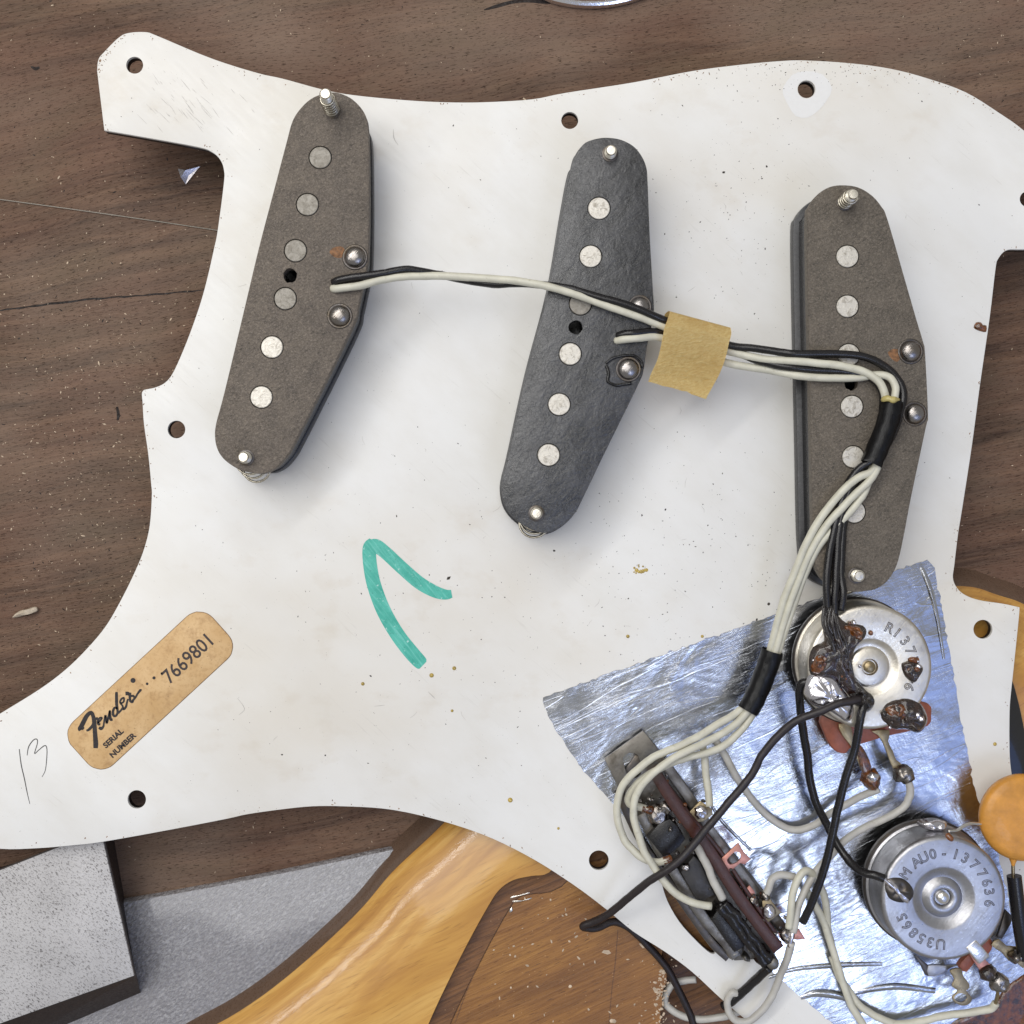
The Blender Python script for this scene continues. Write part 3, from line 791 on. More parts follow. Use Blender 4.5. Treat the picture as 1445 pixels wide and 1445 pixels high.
for x, y, r in ((609, 953, .5), (641, 943, .45), (720, 1129, .55), (512, 965, .4), (1430-26, 1050, .42), (638, 1003, .32), (788, 1169, .3), (991, 898, .35), (886, 898, .4)):
    add_puddle(bm, circ(P(x, y)[:2], r, 12), 0.02, r*0.6, 4, 0.2, int(x))
for k in range(14):
    add_puddle(bm, circ(P(rnd.gauss(901, 7), rnd.gauss(803, 4))[:2], rnd.uniform(0.15, 0.45), 9), 0.02, 0.15, 3, 0.3, k)
o = finish(bm, 'rosin_droplets', MT['yellow'], sharp=None); o['kind'] = 'stuff'
bm = bmesh.new()
add_puddle(bm, loop_at(Z(1045, 350, [(1188, 405), (1200, 380), (1225, 378), (1235, 392), (1254, 395), (1252, 428), (1225, 425), (1205, 418)]), 0, 2), 0.02, 0.7, 4, 0.3, 4)
tag(finish(bm, 'orange_chip', MT['flux_amber'], sharp=None, origin=P(1383, 461)), 'small orange rosin chip stuck at the edge of the bridge cutout', 'rosin chip')

# ================================================================== serial number sticker
st = thing('serial_sticker', 'yellowed paper serial number sticker glued on the white plate', 'sticker', P(212, 975))
u = Vector((0.735, -0.678)); vv = Vector((0.678, 0.735))
def stk(a, b): return (211.8+u.x*a+vv.x*b, 974.5+u.y*a+vv.y*b)   # along / across, in pixels
hx, hy, rr_ = 134, 41, 25
lp = []
for cx, cy, a0 in ((hx-rr_, hy-rr_, 0), (-hx+rr_, hy-rr_, 90), (-hx+rr_, -hy+rr_, 180), (hx-rr_, -hy+rr_, 270)):
    for k in range(9):
        a = R(a0+k*90/8); lp.append(stk(cx+rr_*math.cos(a)+rnd.uniform(-.3, .3), cy+rr_*math.sin(a)+rnd.uniform(-.3, .3)))
slab(inset(loop_at(lp, 0.1), -0.14), 0.012, 0.04, 'grimy_glue_edge', MT['glue_edge'], st, 0.01)
slab(loop_at(lp, 0.1), 0.041, 0.10, 'paper', MT['sticker'], st, 0.03)
zs = 0.125
ang = math.atan2(0.678, 0.735)
def put_text(body, size, px, name, mat, sx=1.0, bold=0.0):
    bm = bmesh.new()
    t = text_bm(body, size, sx=sx, bold=bold)
    join(bm, t, Matrix.Translation(P(px[0], px[1], zs)) @ Matrix.Rotation(ang, 4, 'Z'))
    return finish(bm, name, mat, st, sharp=None)
k0 = 400/1445
put_text('7669801', 4.5, (955*k0+2, 700+828*k0), 'serial_digits', MT['ink_soft'], 0.90, 0.05)
put_text('SERIAL', 1.72, (578*k0, 700+1236*k0), 'small_lettering', MT['ink'], 1.06, 0.075)
put_text('NUMBER', 1.72, (626*k0, 700+1272*k0), 'small_lettering', MT['ink'], 1.06, 0.075)
script = [   # traced in a crop 100 px wide
    [(130, 1020, 90), (115, 985, 100), (140, 940, 100), (190, 840, 100), (250, 730, 92), (310, 670, 84), (350, 665, 80), (378, 720, 82), (400, 820, 92), (412, 960, 92), (425, 1140, 100), (435, 1290, 108), (432, 1385, 96)],
    [(150, 985, 90), (200, 962, 30)],
    [(245, 1030, 40), (300, 1000, 60), (370, 920, 60), (420, 800, 60), (480, 770, 50)],
    [(475, 870, 30), (520, 830, 40), (560, 770, 40), (520, 765, 40), (480, 820, 50), (490, 890, 60), (530, 900, 40)],
    [(500, 960, 60), (545, 985, 70), (590, 940, 46), (600, 880, 40), (630, 720, 46), (650, 800, 50), (660, 870, 50), (700, 720, 46), (722, 625, 46), (730, 720, 50), (740, 800, 60), (780, 800, 46)],
    [(880, 580, 44), (820, 560, 50), (785, 640, 56), (800, 720, 56), (850, 720, 50), (880, 640, 50), (862, 500, 66), (858, 380, 66), (858, 265, 62), (860, 236, 40)],
    [(870, 660, 50), (900, 660, 50), (950, 610, 44), (985, 560, 44)],
    [(940, 470, 40), (1000, 440, 40), (1010, 360, 40), (960, 380, 44), (930, 450, 40), (980, 520, 40), (1000, 590, 50), (1050, 540, 50), (1070, 460, 44), (1090, 380, 40)],
    [(1040, 270, 80), (1090, 270, 80), (1130, 300, 60)],
    [(1140, 250, 46), (1130, 340, 56), (1140, 420, 56), (1180, 440, 56), (1200, 400, 50), (1250, 340, 46), (1290, 270, 44), (1345, 200, 56), (1350, 178, 36)],
    [(1120, 320, 46), (1200, 320, 50), (1220, 350, 40)],
]
bm = bmesh.new()
for s in script:
    add_ribbon(bm, [(p[0], p[1], p[2]/14.45*0.94) for p in cr(Z(105, 960, s, 100), 6)], zs+random.uniform(0, 0.01))
for x, y, r in ((678, 940, 13), (750, 957, 7), (785, 927, 8), (824, 903, 5)):
    bm.faces.new([bm.verts.new(P(*q, zs)) for q in [(x*k0+r*k0*math.cos(a), 700+y*k0+r*k0*math.sin(a)) for a in [j*math.pi/8 for j in range(16)]]])
finish(bm, 'script_lettering', MT['ink'], st, sharp=None)

# ================================================================== shielding foil (a crinkled sheet stuck to the plate)
bm = bmesh.new()
lp = cr(FOIL, 1, True)
dense = []
for i in range(len(FOIL)):
    a, b = FOIL[i-1], FOIL[i]; L = math.dist(a, b); m = max(1, int(L/6))
    for k in range(m): dense.append((a[0]+(b[0]-a[0])*k/m+rnd.gauss(0, .9), a[1]+(b[1]-a[1])*k/m+rnd.gauss(0, .9)))
lp = loop_at(dense, 0.1)
bnd = [bm.verts.new((p[0], p[1], 0.05)) for p in lp]
mid = [bm.verts.new((p[0], p[1], 0.13)) for p in inset(lp, 0.05)]
for i in range(len(lp)): bm.faces.new((bnd[i-1], bnd[i], mid[i], mid[i-1]))
gridpts = []
fill(bm, [mid])
fo = finish(bm, 'shielding_foil', MT['foil'], sharp=30, origin=P(1150, 1150))
tag(fo, 'crinkled aluminium shielding foil stuck on the white plate beneath the two pots', 'foil')
def fold(pts, h):
    bm = bmesh.new(); path = cr(pts, 6); n = len(path)
    L = []
    for i in range(n):
        a, b = path[max(i-1, 0)], path[min(i+1, n-1)]; d = Vector((b[0]-a[0], b[1]-a[1])).normalized(); o = Vector((-d.y, d.x))
        e = math.sin(math.pi*min(1, max(0, i/(n-1))))*0.8+0.2
        wd = path[i][2]
        L.append([bm.verts.new(P(path[i][0]+o.x*wd*s, path[i][1]+o.y*wd*s, 0.14+h*e*math.cos(s*math.pi/2)**0.7)) for s in (-1, -0.5, 0, 0.5, 1)])
    for a, b in zip(L, L[1:]):
        for k in range(4): bm.faces.new((a[k], a[k+1], b[k+1], b[k]))
    finish(bm, 'foil_fold', MT['foil'], fo, sharp=None)
fold([(1130, 1408, 3), (1150, 1402, 5), (1180, 1404, 6), (1200, 1412, 4), (1215, 1430, 3)], 1.1)
fold([(1085, 1380, 2), (1120, 1368, 3), (1180, 1362, 4), (1245, 1360, 3)], 0.5)
fold([(1300, 800, 3), (1312, 830, 4), (1322, 870, 3), (1332, 930, 2)], 0.5)
fold([(1200, 1402, 3), (1260, 1392, 5), (1320, 1398, 4)], 0.5)
fold([(1000, 1130, 2), (1020, 1160, 2.5), (1060, 1200, 2)], 0.4)

# ================================================================== pickups
ZP = 13.4
def pickup(label, outline, poles, hole, screws, domes, mat, dull, group='guitar pickups mounted on the plate', coil_in=0.9, front_in=-0.35):
    cx = sum(p[0] for p in outline)/len(outline); cy = sum(p[1] for p in outline)/len(outline)
    root = thing('guitar_pickup', label, 'pickup', P(cx, cy, 0.0), group)
    ol = loop_at(outline, ZP, 5)
    hl = hole_at(hole[0], hole[1], hole[2], ZP, 16)
    hl = [(x+random.uniform(-.12, .12), y+random.uniform(-.12, .12)) for x, y in hl]
    slab(ol, ZP-2.3, ZP, 'bottom_flatwork', mat, root, 0.22, [hl]+[hole_at(p[0], p[1], 16.7, ZP, 24) for p in poles])
    slab(inset(ol, coil_in), 3.0, ZP-2.301, 'coil', MT['coil'], root, 0, [[(x*1, y*1) for x, y in hl]])
    slab(inset(ol, front_in), 0.35, 2.999, 'front_flatwork', MT['front'], root, 0.3)
    for i, p in enumerate(poles):
        q = P(p[0], p[1], ZP+0.12); r = (15.4*(1-ZP/H)/K)
        lathe([(r, ZP-2.4), (r, ZP+0.08), (r-0.12, ZP+0.2), (r*0.5, ZP+0.22), (0, ZP+0.22)], q, 'pole_piece', MT['pole_dull'] if i in dull else MT['pole'], root, 24)
    for (sx, sy, hgt, spr) in screws:
        q = P(sx, sy, ZP); r = 1.22
        prof = [(r, ZP-0.1)]; z = ZP
        while z < ZP+hgt-0.7:
            prof += [(r*0.72, z+0.05), (r*0.74, z+0.2), (r*1.04, z+0.45), (r*0.74, z+0.7)]; z += 0.72
        prof += [(r*0.86, ZP+hgt-0.35), (r*0.74, ZP+hgt), (0, ZP+hgt+0.05)]
        sc = lathe(prof, q, 'mounting_screw', MT['screw'], root, 20, 60)
        lathe([(r*1.42, ZP-0.02), (r*1.38, ZP+0.12), (r*1.1, ZP+0.22), (r*0.9, ZP+0.1)], q, 'threaded_rim', MT['dark_metal'], sc, 22)
        if hgt > 5:
            bm = bmesh.new(); tn = 6 if hgt > 8 else 4
            add_tube(bm, [Vector((q.x+1.42*math.cos(k/tn*0.9), q.y+1.42*math.sin(k/tn*0.9), ZP+0.25+k*0.9*1.15/(2*math.pi*tn))) for k in range(int(tn*tn*2*math.pi/0.9)+1)], 0.27, 6)
            finish(bm, 'height_spring', MT['spring'], root, sharp=None)
        if spr:
            bm = bmesh.new(); pts = []
            for k in range(70):
                t = k/69; a = t*3*2*math.pi
                pts.append(Vector((q.x+spr[2]*math.cos(a)+spr[0]*(1-t), q.y+spr[2]*math.sin(a)+spr[1]*(1-t), 2.2+t*8.5)))
            add_tube(bm, pts, 0.26, 6); finish(bm, 'height_spring', MT['spring'], root, sharp=None)
    for (dx, dy, r) in domes:
        q = P(dx, dy, ZP); rm = r*(1-ZP/H)/K
        d = lathe([(rm, ZP-0.05), (rm*0.98, ZP+0.3), (rm*0.88, ZP+0.75), (rm*0.62, ZP+1.15), (rm*0.3, ZP+1.35), (0, ZP+1.4)], q, 'solder_dome', MT['dome'], root, 24, None)
        lathe([(rm*1.22, ZP-0.03), (rm*1.2, ZP+0.1), (rm*1.06, ZP+0.16), (rm*0.98, ZP+0.04)], q, 'eyelet_rim', MT['dark_metal'], d, 24, None)
    return root

neck = [(412, 172), (422, 155), (436, 141), (452, 133), (472, 130), (491, 136), (505, 147), (515, 161), (519, 177), (520.5, 215), (521, 290), (520, 346), (519, 366), (513, 398), (506, 430), (501, 452),
        (472, 513), (444, 569), (419, 618), (405, 643), (389, 660), (372, 668), (355, 667), (338, 663), (318, 650), (307, 635), (303, 616), (305, 596), (316, 555), (340, 455), (365, 350), (388, 262), (404, 201)]
p1 = pickup('grey brown fibre pickup with rust stain, beside the long plate horn', neck,
       Z(350, 0, [(368, 803), (303, 1043), (242, 1278)]) + Z(350, 350, [(190, 258), (122, 505), (68, 760)]), (409.5, 389, 10),
       [(469.5, 156, 9.6, None), (347.5, 646, 2.7, (0.3, -2.2, 3.2))], [(501, 363, 15), (479.5, 446, 15)], MT['fibre_a'], {0, 1, 2, 3}, coil_in=0.8, front_in=0.5)
mid_ = [(812, 218), (819, 208), (828, 200), (844, 195), (859, 194), (877, 197), (894, 206), (905, 219), (912, 235), (914, 255), (917, 332), (921, 400), (923, 436), (920, 458), (913, 490), (908, 524), (902, 540),
        (877, 591), (850, 646), (824, 700), (811, 724), (791, 743), (769, 752), (745, 745), (724, 730), (712, 712), (708, 690), (710, 672), (718, 640), (744, 522), (776, 400), (795, 291), (806, 232)]
p2 = pickup('blackened waxy pickup in the middle of the three', mid_,
       Z(700, 0, [(525, 1062), (482, 1307)]) + Z(700, 350, [(430, 285), (378, 540), (322, 797), (268, 1055)]), (812, 462, 10),
       [(861, 217, 2.4, None), (757, 724.5, 1.6, (-0.3, -2.6, 3.3))], [(903, 433, 14), (887, 521, 15)], MT['wax'], {2}, coil_in=0.25, front_in=-0.55)
bri = [(1139, 306), (1143, 289), (1153, 275), (1170, 264), (1189, 261), (1211, 264), (1230, 275), (1244, 291), (1253, 310), (1279, 400), (1294, 452), (1303, 482), (1306, 500), (1310, 585), (1307, 603), (1286, 702),
       (1275, 760), (1266, 797), (1254, 818), (1239, 830), (1222, 834), (1203, 835), (1183, 830), (1164, 820), (1154, 806), (1150, 790), (1147, 740), (1145, 640), (1143, 544), (1140, 405)]
p3 = pickup('taupe fibre pickup crossed by the wire bundle, next to the bridge cutout', bri,
       Z(1045, 0, [(545, 1307)]) + Z(1045, 350, [(545, 297), (552, 545), (568, 808), (575, 1065), (580, 1345)]), (1201, 541, 10),
       [(1191.5, 286, 6.4, None), (1208, 812, 2.3, (0.5, -1.6, 3.2))], [(1285, 496, 15), (1291, 584, 14.5)], MT['fibre_c'], set())
# stains and lumps on the flatwork
puddle(loop_at(Z(350, 0, [(415, 1285), (430, 1265), (470, 1255), (492, 1270), (490, 1300), (470, 1315), (440, 1310), (425, 1298)]), ZP, 2), ZP, 0.08, 'rust_stain', MT['rust'], p1, wob=0.4)
puddle(loop_at(Z(1045, 350, [(745, 530), (780, 510), (815, 520), (820, 560), (800, 585), (770, 570)]), ZP, 2), ZP-0.02, 0.05, 'rust_stain', MT['rust'], p3, wob=0.4)
bm = bmesh.new()
add_tube(bm, wpath([(x, y, ZP+0.15) for x, y in Z(700, 350, [(560, 590), (590, 565), (640, 550), (700, 548), (740, 575), (745, 610)])], 4), 0.28, 6, 0.6)
add_tube(bm, wpath([(x, y, ZP+0.15) for x, y in Z(700, 350, [(560, 600), (575, 640), (570, 680), (610, 700), (650, 695), (690, 690)])], 4), 0.35, 6, 0.6)
finish(bm, 'wax_ridge', MT['coil'], p2, sharp=None)

# ================================================================== wires
RW = 0.82
def wire(name, label, pts, mat, r=RW, group=None, taper=None, wob=0.09, extra=None, n=6):
    path = wpath(pts, n); bm = bmesh.new(); sd = pts[0][0]*0.37
    path = [p+Vector((noise.noise(Vector((i*0.11, sd, 0))), noise.noise(Vector((i*0.11, sd, 5))), 0))*0.22+Vector((noise.noise(Vector((i*0.43, sd, 9))), noise.noise(Vector((i*0.43, sd, 15))), 0))*0.07 for i, p in enumerate(path)]
    rad = r
    add_tube(bm, path, rad, 10, wob)
    og = P(*pts[0])
    cat = 'wire'
    if extra is None:
        return tag(finish(bm, name, MT[mat], sharp=None, origin=og), label, cat, group)
    root = thing(name, label, cat, og, group)
    finish(bm, 'insulation', MT[mat], root, sharp=None)
    for nm, f, mm in extra:
        b2 = bmesh.new(); f(b2); finish(b2, nm, MT[mm], root, sharp=None)
    return root
def bare(pts, r=0.35):
    return lambda b: add_tube(b, wpath(pts, 4), r, 6, 0.3)
def lump(px, py, z, r, h=None, seed=0):
    q = P(px, py, z); rm = r/K
    return lambda b: add_puddle(b, [(x+random.uniform(-.15, .15)*rm, y+random.uniform(-.15, .15)*rm) for x, y in circ((q.x, q.y), rm, 16)], z, h or rm, 6, 0.35, seed)

zt = 15.4
WG = 'pickup wires bundled across the plate'
# white lead of the neck pickup: across, through tape, both tubes, round the switch
wire('white_wire', 'white lead from the rust stained pickup, running furthest across the plate', [
    (469, 407.5, 13.2), (478, 407, 14.2), (508, 402.6, 14.5), (544, 393, 14), (585, 389, 13.5), (627, 389, 13.5), (682, 393, 14), (736, 397, 15), (775, 404, 15.3), (811, 415, 15.2), (855, 430, 15.0), (894, 444, 14.8),
    (937, 461, 14), (985, 480, 13), (1030, 496, 13), (1073, 505, 13.6), (1114, 509, 15), (1156, 513, 15.6), (1192, 517.5, 15.7), (1222, 527, 15.8), (1241.5, 541, 16.2), (1250, 560, 16.4),
    (1249, 590, 16.3), (1240, 630, 16), (1233, 662, 16), (1209, 675, 15.8), (1183, 700, 15.6), (1159, 731, 15.2), (1137, 769, 14.0), (1120, 811, 12), (1103, 855, 10), (1087, 916, 8.2),
    (1070, 965, 7.6), (1046, 1000, 7.8), (1015, 1020, 8.6), (990, 1036, 9.6), (962, 1051, 10.5), (940, 1060, 10.8), (920, 1069, 10.9), (899, 1087, 10.6), (881, 1106, 10.0), (872, 1128, 9.4), (871, 1155, 9), (880, 1183, 8.6),
    (891, 1198, 8.4), (906, 1211, 8.4), (926, 1216, 8.6), (941, 1213, 8.6)], 'wire_w', RW, WG,
    extra=[('singed_end', lambda b: add_tube(b, wpath([(936, 1214.5, 8.6), (943, 1212.5, 8.6), (948, 1211, 8.4)], 3), [0.86]*6+[0.5], 8, 0.3), 'flux_amber')], n=5)
wire('white_wire', 'white lead from the blackened pickup, curling down along the switch frame', [
    (869, 481, 13.0), (880, 479.5, 14.3), (900, 478, 14.4), (932, 477, 13.6), (985, 497, 12), (1030, 514, 12), (1086.5, 523, 12.6), (1128, 530, 14.4), (1169.6, 533, 14.7), (1211, 533, 14.7), (1239, 529, 15.2),
    (1256, 533, 15.8), (1264, 548, 16), (1262, 565, 16.4), (1256, 595, 16.6), (1246, 635, 16.4), (1230, 674, 16), (1208, 696, 15.6), (1186, 718, 15.4), (1164, 744, 15), (1142, 783, 13.5), (1122.5, 833, 11.2), (1106, 877, 9.4),
    (1093, 919, 8.6), (1076, 968, 8.4), (1056, 1002, 8.4), (1030, 1028, 9.2), (999, 1046, 10.2), (975, 1057, 11.2), (951, 1069.5, 12), (926, 1087.5, 12.2), (904, 1110, 11.6), (894, 1132, 11), (894, 1155, 10.8), (901, 1176, 10.6),
    (909, 1200, 10.4), (919, 1217, 10.2), (935, 1241.5, 10), (957, 1264, 9.8), (979.6, 1275, 9.8), (1004, 1278, 9.6)], 'wire_w', RW, WG, n=5)
wire('white_wire', 'white lead from the taupe pickup, ending singed on the switch', [
    (1234, 645, 14.6), (1223, 688, 14.9), (1204, 717, 14.9), (1178, 745, 14.6), (1153, 774, 13.6), (1136, 811, 11.8), (1120, 855, 9.6), (1100, 913, 8.0), (1082, 965, 7.2), (1064, 1004, 7.6), (1042, 1033, 8.4), (1020, 1052, 9.0),
    (996, 1063, 9.6), (968, 1070, 10.0), (940, 1080, 9.8), (912, 1096, 9.2), (895, 1110, 8.6), (887, 1124, 8), (889, 1135, 7.6), (901, 1139, 7.6), (914, 1142, 7.6)], 'wire_w', RW, WG,
    extra=[('singed_end', lambda b: add_tube(b, wpath([(906, 1140.5, 7.6), (915, 1142.5, 7.6), (922, 1144, 7.4)], 3), [0.9]*6+[0.5], 8, 0.3), 'flux_amber')], n=5)
wire('black_wire', 'black lead from the rust stained pickup, topmost of the bundle', [
    (470, 399, 13.2), (482, 395, 14.2), (516, 389, 14.4), (544, 384.6, 14.2), (577, 380, 13.6), (613, 386, 12.8), (654.5, 395, 12.4), (696, 401, 12.8), (736, 400, 13.8), (797, 406, 14.9), (838, 417, 15.2), (880, 429, 15.2), (916, 443, 15),
    (938, 452, 14.5), (985, 472, 13.6), (1030, 487, 13.4), (1060, 491, 13.8), (1100, 497, 14.6), (1122.5, 499.5, 15.2), (1170, 500, 15.2), (1211, 502, 15.3), (1239, 511, 15.4), (1263, 530, 15.6), (1274, 555, 15.8),
    (1269, 585, 16), (1256, 620, 16), (1232, 648, 15.8), (1214, 660, 15.2), (1198, 680, 15), (1186, 712, 14.9), (1176, 750, 14.9), (1170, 783, 15), (1167, 825, 15.2), (1168, 866, 15)], 'wire_k', RW, WG, n=5)
wire('black_wire', 'black lead from the blackened pickup, lower of the two black bundle wires', [
    (871, 473, 13.2), (884, 470.5, 14.2), (899, 469.6, 14.3), (935, 469, 13.2), (985, 482, 12.6), (1030, 494, 12.6), (1045, 499.5, 12.8), (1073, 510.6, 13.2), (1114, 518, 14.5), (1156, 522, 14.6), (1197, 525, 14.6), (1228, 532, 14.7),
    (1246, 556, 15), (1244, 590, 15), (1234, 630, 15), (1216, 665, 14.8), (1200, 690, 14.8), (1190, 720, 14.8), (1184, 750, 14.8), (1181, 783, 14.9), (1178, 838, 15.2), (1178, 868, 15.1)], 'wire_k', RW, WG, n=5)
wire('black_wire', 'short black lead lying nearest the bridge pickup screw', [
    (1226, 645, 14.6), (1206, 680, 14.6), (1196, 712, 14.5), (1190, 741, 14.5), (1187, 783, 14.6), (1187, 819, 14.8), (1190, 838, 15.3), (1186, 862, 15.1)], 'wire_k', RW, WG)

def sleeve(label, pts, r, z, glue=None):
    root = thing('black_sleeve', label, 'sleeve', P(*pts[0]), 'black shrink tubes round the wires')
    bm = bmesh.new(); path = wpath(pts, 6)
    add_tube(bm, path, r, 18, 0.10, caps=False)
    bmesh.ops.solidify(bm, geom=bm.faces[:], thickness=0.22)
    finish(bm, 'tube', MT['sleeve'], root, sharp=50)
    if glue:
        bm = bmesh.new(); glue(bm); finish(bm, 'dried_glue', MT['glue'], root, sharp=None)
    return root
sleeve('black shrink tube with dried yellow glue, lying on the bridge pickup', [(1259, 566, 16.1), (1255, 588, 16.1), (1248, 609, 16.0), (1239, 632, 15.9), (1229, 655, 15.8)], 2.25, 0,
       lambda b: (add_tube(b, wpath([(1244, 565, 17.2), (1252, 562, 18.2), (1260, 564, 18.4), (1269, 564, 17.6)], 4), [0.3, 0.5, 0.6, 0.55, 0.6, 0.55, 0.5, 0.6, 0.65, 0.6, 0.5, 0.45, 0.3], 8, 0.5)))
sleeve('black shrink tube gathering white wires beside the dirty pot', [(1090, 918, 8.2), (1083, 940, 7.9), (1074, 964, 7.7), (1065, 985, 7.8), (1055, 1003, 7.8)], 2.35, 0)

# masking tape folded over the bundle
tp = thing('masking_tape', 'tan masking tape strip folded over the wire bundle', 'tape', P(975, 500, 12))
bm = bmesh.new()
TL = Z(700, 350, [(868, 372), (858, 345), (872, 326), (885, 325), (872, 370), (858, 410), (840, 500), (822, 570), (790, 640), (775, 682)])
TR = Z(700, 350, [(1176, 470), (1180, 430), (1190, 408), (1196, 409), (1199, 440), (1186, 490), (1170, 560), (1140, 640), (1105, 705), (1070, 768)])
zz = [11.0, 12.4, 14.0, 15.2, 16.2, 16.5, 15.4, 13.6, 12.2, 11.6]
rows = []
LL, RRR = cr([(*a, z) for a, z in zip(TL, zz)], 4), cr([(*a, z) for a, z in zip(TR, zz)], 4)
for i, (a, b) in enumerate(zip(LL, RRR)):
    row = []
    for k in range(13):
        t = k/12; x = a[0]+(b[0]-a[0])*t; y = a[1]+(b[1]-a[1])*t+ (math.sin(t*math.pi)*6 if i > len(LL)*0.8 else 0)*((i/len(LL)-0.8)*5 if i > len(LL)*0.8 else 0)*-0.3
        if i == len(LL)-1: y += random.uniform(-1.2, 1.2)
        z = a[2]+(b[2]-a[2])*t + 0.25*noise.noise(Vector((x*0.05, y*0.05, 3)))
        row.append(bm.verts.new(P(x, y, z)))
    rows.append(row)
for a, b in zip(rows, rows[1:]):
    for k in range(12): bm.faces.new((a[k], a[k+1], b[k+1], b[k]))
bmesh.ops.solidify(bm, geom=bm.faces[:], thickness=0.22)
finish(bm, 'tape_strip', MT['tape'], tp, sharp=60)

# ================================================================== potentiometers
def pot(label, cx, cy, zt_, zb, can, rtop, ring_o, ring_i, inner, group='metal pots on the foil'):
    q = P(cx, cy, zt_); root = thing('potentiometer', label, 'potentiometer', (q.x, q.y, 0.2), group)
    f = (1-zt_/H)/K; r = rtop*f
    a, b = ring_o*f, ring_i*f
    if inner == 'flat':
        prof = [(r+0.5, zb), (r+0.55, zb+0.5), (r+0.12, zb+0.8), (r+0.06, zt_-1.0), (r-0.15, zt_-0.35), (r-0.55, zt_-0.05), (r-0.9, zt_), (a+0.4, zt_), (a, zt_-0.15), (a-0.5, zt_-0.75), (b+0.45, zt_-0.85), (b+0.15, zt_-0.5), (b-0.2, zt_-0.3), (1.75, zt_-0.28), (1.6, zt_-0.6), (1.5, zt_-1.0), (0, zt_-1.0)]
    else:
        prof = [(r+0.5, zb), (r+0.55, zb+0.5), (r+0.12, zb+0.8), (r+0.06, zt_-1.0), (r-0.15, zt_-0.35), (r-0.55, zt_-0.05), (r-0.9, zt_), (a+0.5, zt_), (a, zt_-0.12), (a-0.9, zt_-0.9), (b+0.7, zt_-1.1), (b+0.1, zt_-0.6), (b-0.6, zt_-0.2), (2.2, zt_-0.15), (1.8, zt_-0.4), (1.6, zt_-1.0), (0, zt_-1.0)]
    lathe(prof, q, 'can', can, root, 80, 50)
    lathe([(1.25, zt_-1.0), (1.22, zt_-0.25), (1.0, zt_-0.05), (0, zt_)], q, 'shaft_end', MT['brass'] if inner == 'flat' else MT['bright'], root, 24)
    lathe([(r+0.9, zb-1.4), (r+0.95, zb-0.4), (r+0.6, zb-0.02)], q, 'wafer', MT['dark_metal'], root, 60)
    lathe([(6.0, 0.15), (6.0, zb-1.39)], q, 'bushing', MT['dull'], root, 24)
    return root, q, f
def stamp(root, q, z, chars, r, size, mat, name='stamped_lettering'):
    bm = bmesh.new()
    for ch, deg in chars:
        a = R(deg); t = text_bm(ch, size, outline=0.085)
        m = Matrix.Translation((q.x+r*math.cos(a), q.y+r*math.sin(a), z)) @ Matrix.Rotation(a-math.pi/2, 4, 'Z')
        join(bm, t, m)
    return finish(bm, name, mat, root, sharp=None)
ZC = 14.0
pa, qa, fa = pot('warm silver pot with burnt rosin and solder heaped on its back', 1228, 941.6, ZC, 4.9, MT['can_a'], 88, 39, 26, 'flat')
stamp(pa, qa, ZC+0.01, [('R', 64), ('1', 52), ('3', 37), ('7', 22.5), ('7', 9), ('6', -27)], 61*fa, 3.0, MT['dark_metal'])
pb, qb, fb = pot('cool grey pot stamped with number codes, next to the orange capacitor', 1332, 1268, ZC, 4.9, MT['can_b'], 88, 42, 24, 'dome')
stamp(pb, qb, ZC+0.01, [('M', 147), ('A', 127.5), ('U', 116), ('0', 104), ('-', 90), ('1', 75), ('3', 62), ('7', 48), ('7', 33.5), ('6', 20.5), ('3', 8.5), ('6', -6),
                        ('U', -94), ('3', -107.5), ('5', -119.5), ('8', -131.5), ('6', -144), ('5', -156)], 64*fb, 3.0, MT['dark_metal'])

def zpts(x0, y0, size, pts): return Z(x0, y0, pts, size)
W1 = lambda pts: zpts(1090, 830, 250, pts)     # crop over the first pot
# wafer lobes, lugs of the first pot
slab(loop_at(W1([(400, 1050), (425, 1180), (470, 1280), (530, 1338), (600, 1347), (645, 1300), (760, 1262), (950, 1205), (1200, 1150), (1285, 1110), (1298, 1040), (1270, 940), (1000, 900), (600, 900)]), 4.6, 3), 3.2, 4.6, 'wafer_lobe', MT['phenolic'], pa, 0.3)
slab(loop_at(W1([(810, 1165), (955, 1158), (945, 1250), (985, 1330), (1010, 1400), (1060, 1440), (1030, 1500), (985, 1470), (950, 1390), (905, 1270), (860, 1200)]), 6.0, 2), 5.6, 6.0, 'lug', MT['brass'], pa, 0.1)
slab(loop_at(W1([(540, 1110), (640, 1120), (660, 1230), (720, 1300), (790, 1420), (800, 1500), (740, 1510), (700, 1420), (640, 1290), (570, 1200)]), 6.2, 2), 5.8, 6.2, 'lug', MT['brass'], pa, 0.1)
slab(loop_at(W1([(690, 1290), (730, 1290), (790, 1400), (810, 1500), (760, 1530), (715, 1450)]), 6.4, 2), 6.0, 6.5, 'rosin_film', MT['flux_amber'], pa, 0.1)
for x, y, r, mm, sd in ((1275, 1091, 15, 'dome', 1), (1229, 1100, 15, 'flux_amber', 2)):
    b2 = bmesh.new(); lump(x, y, 5.6, r, 2.4, sd)(b2); finish(b2, 'solder_lump', MT[mm], pa, sharp=None)
b2 = bmesh.new(); lump(1232, 1097, 7.2, 8, 1.0, 5)(b2); finish(b2, 'solder_lump', MT['solder'], pa, sharp=None)
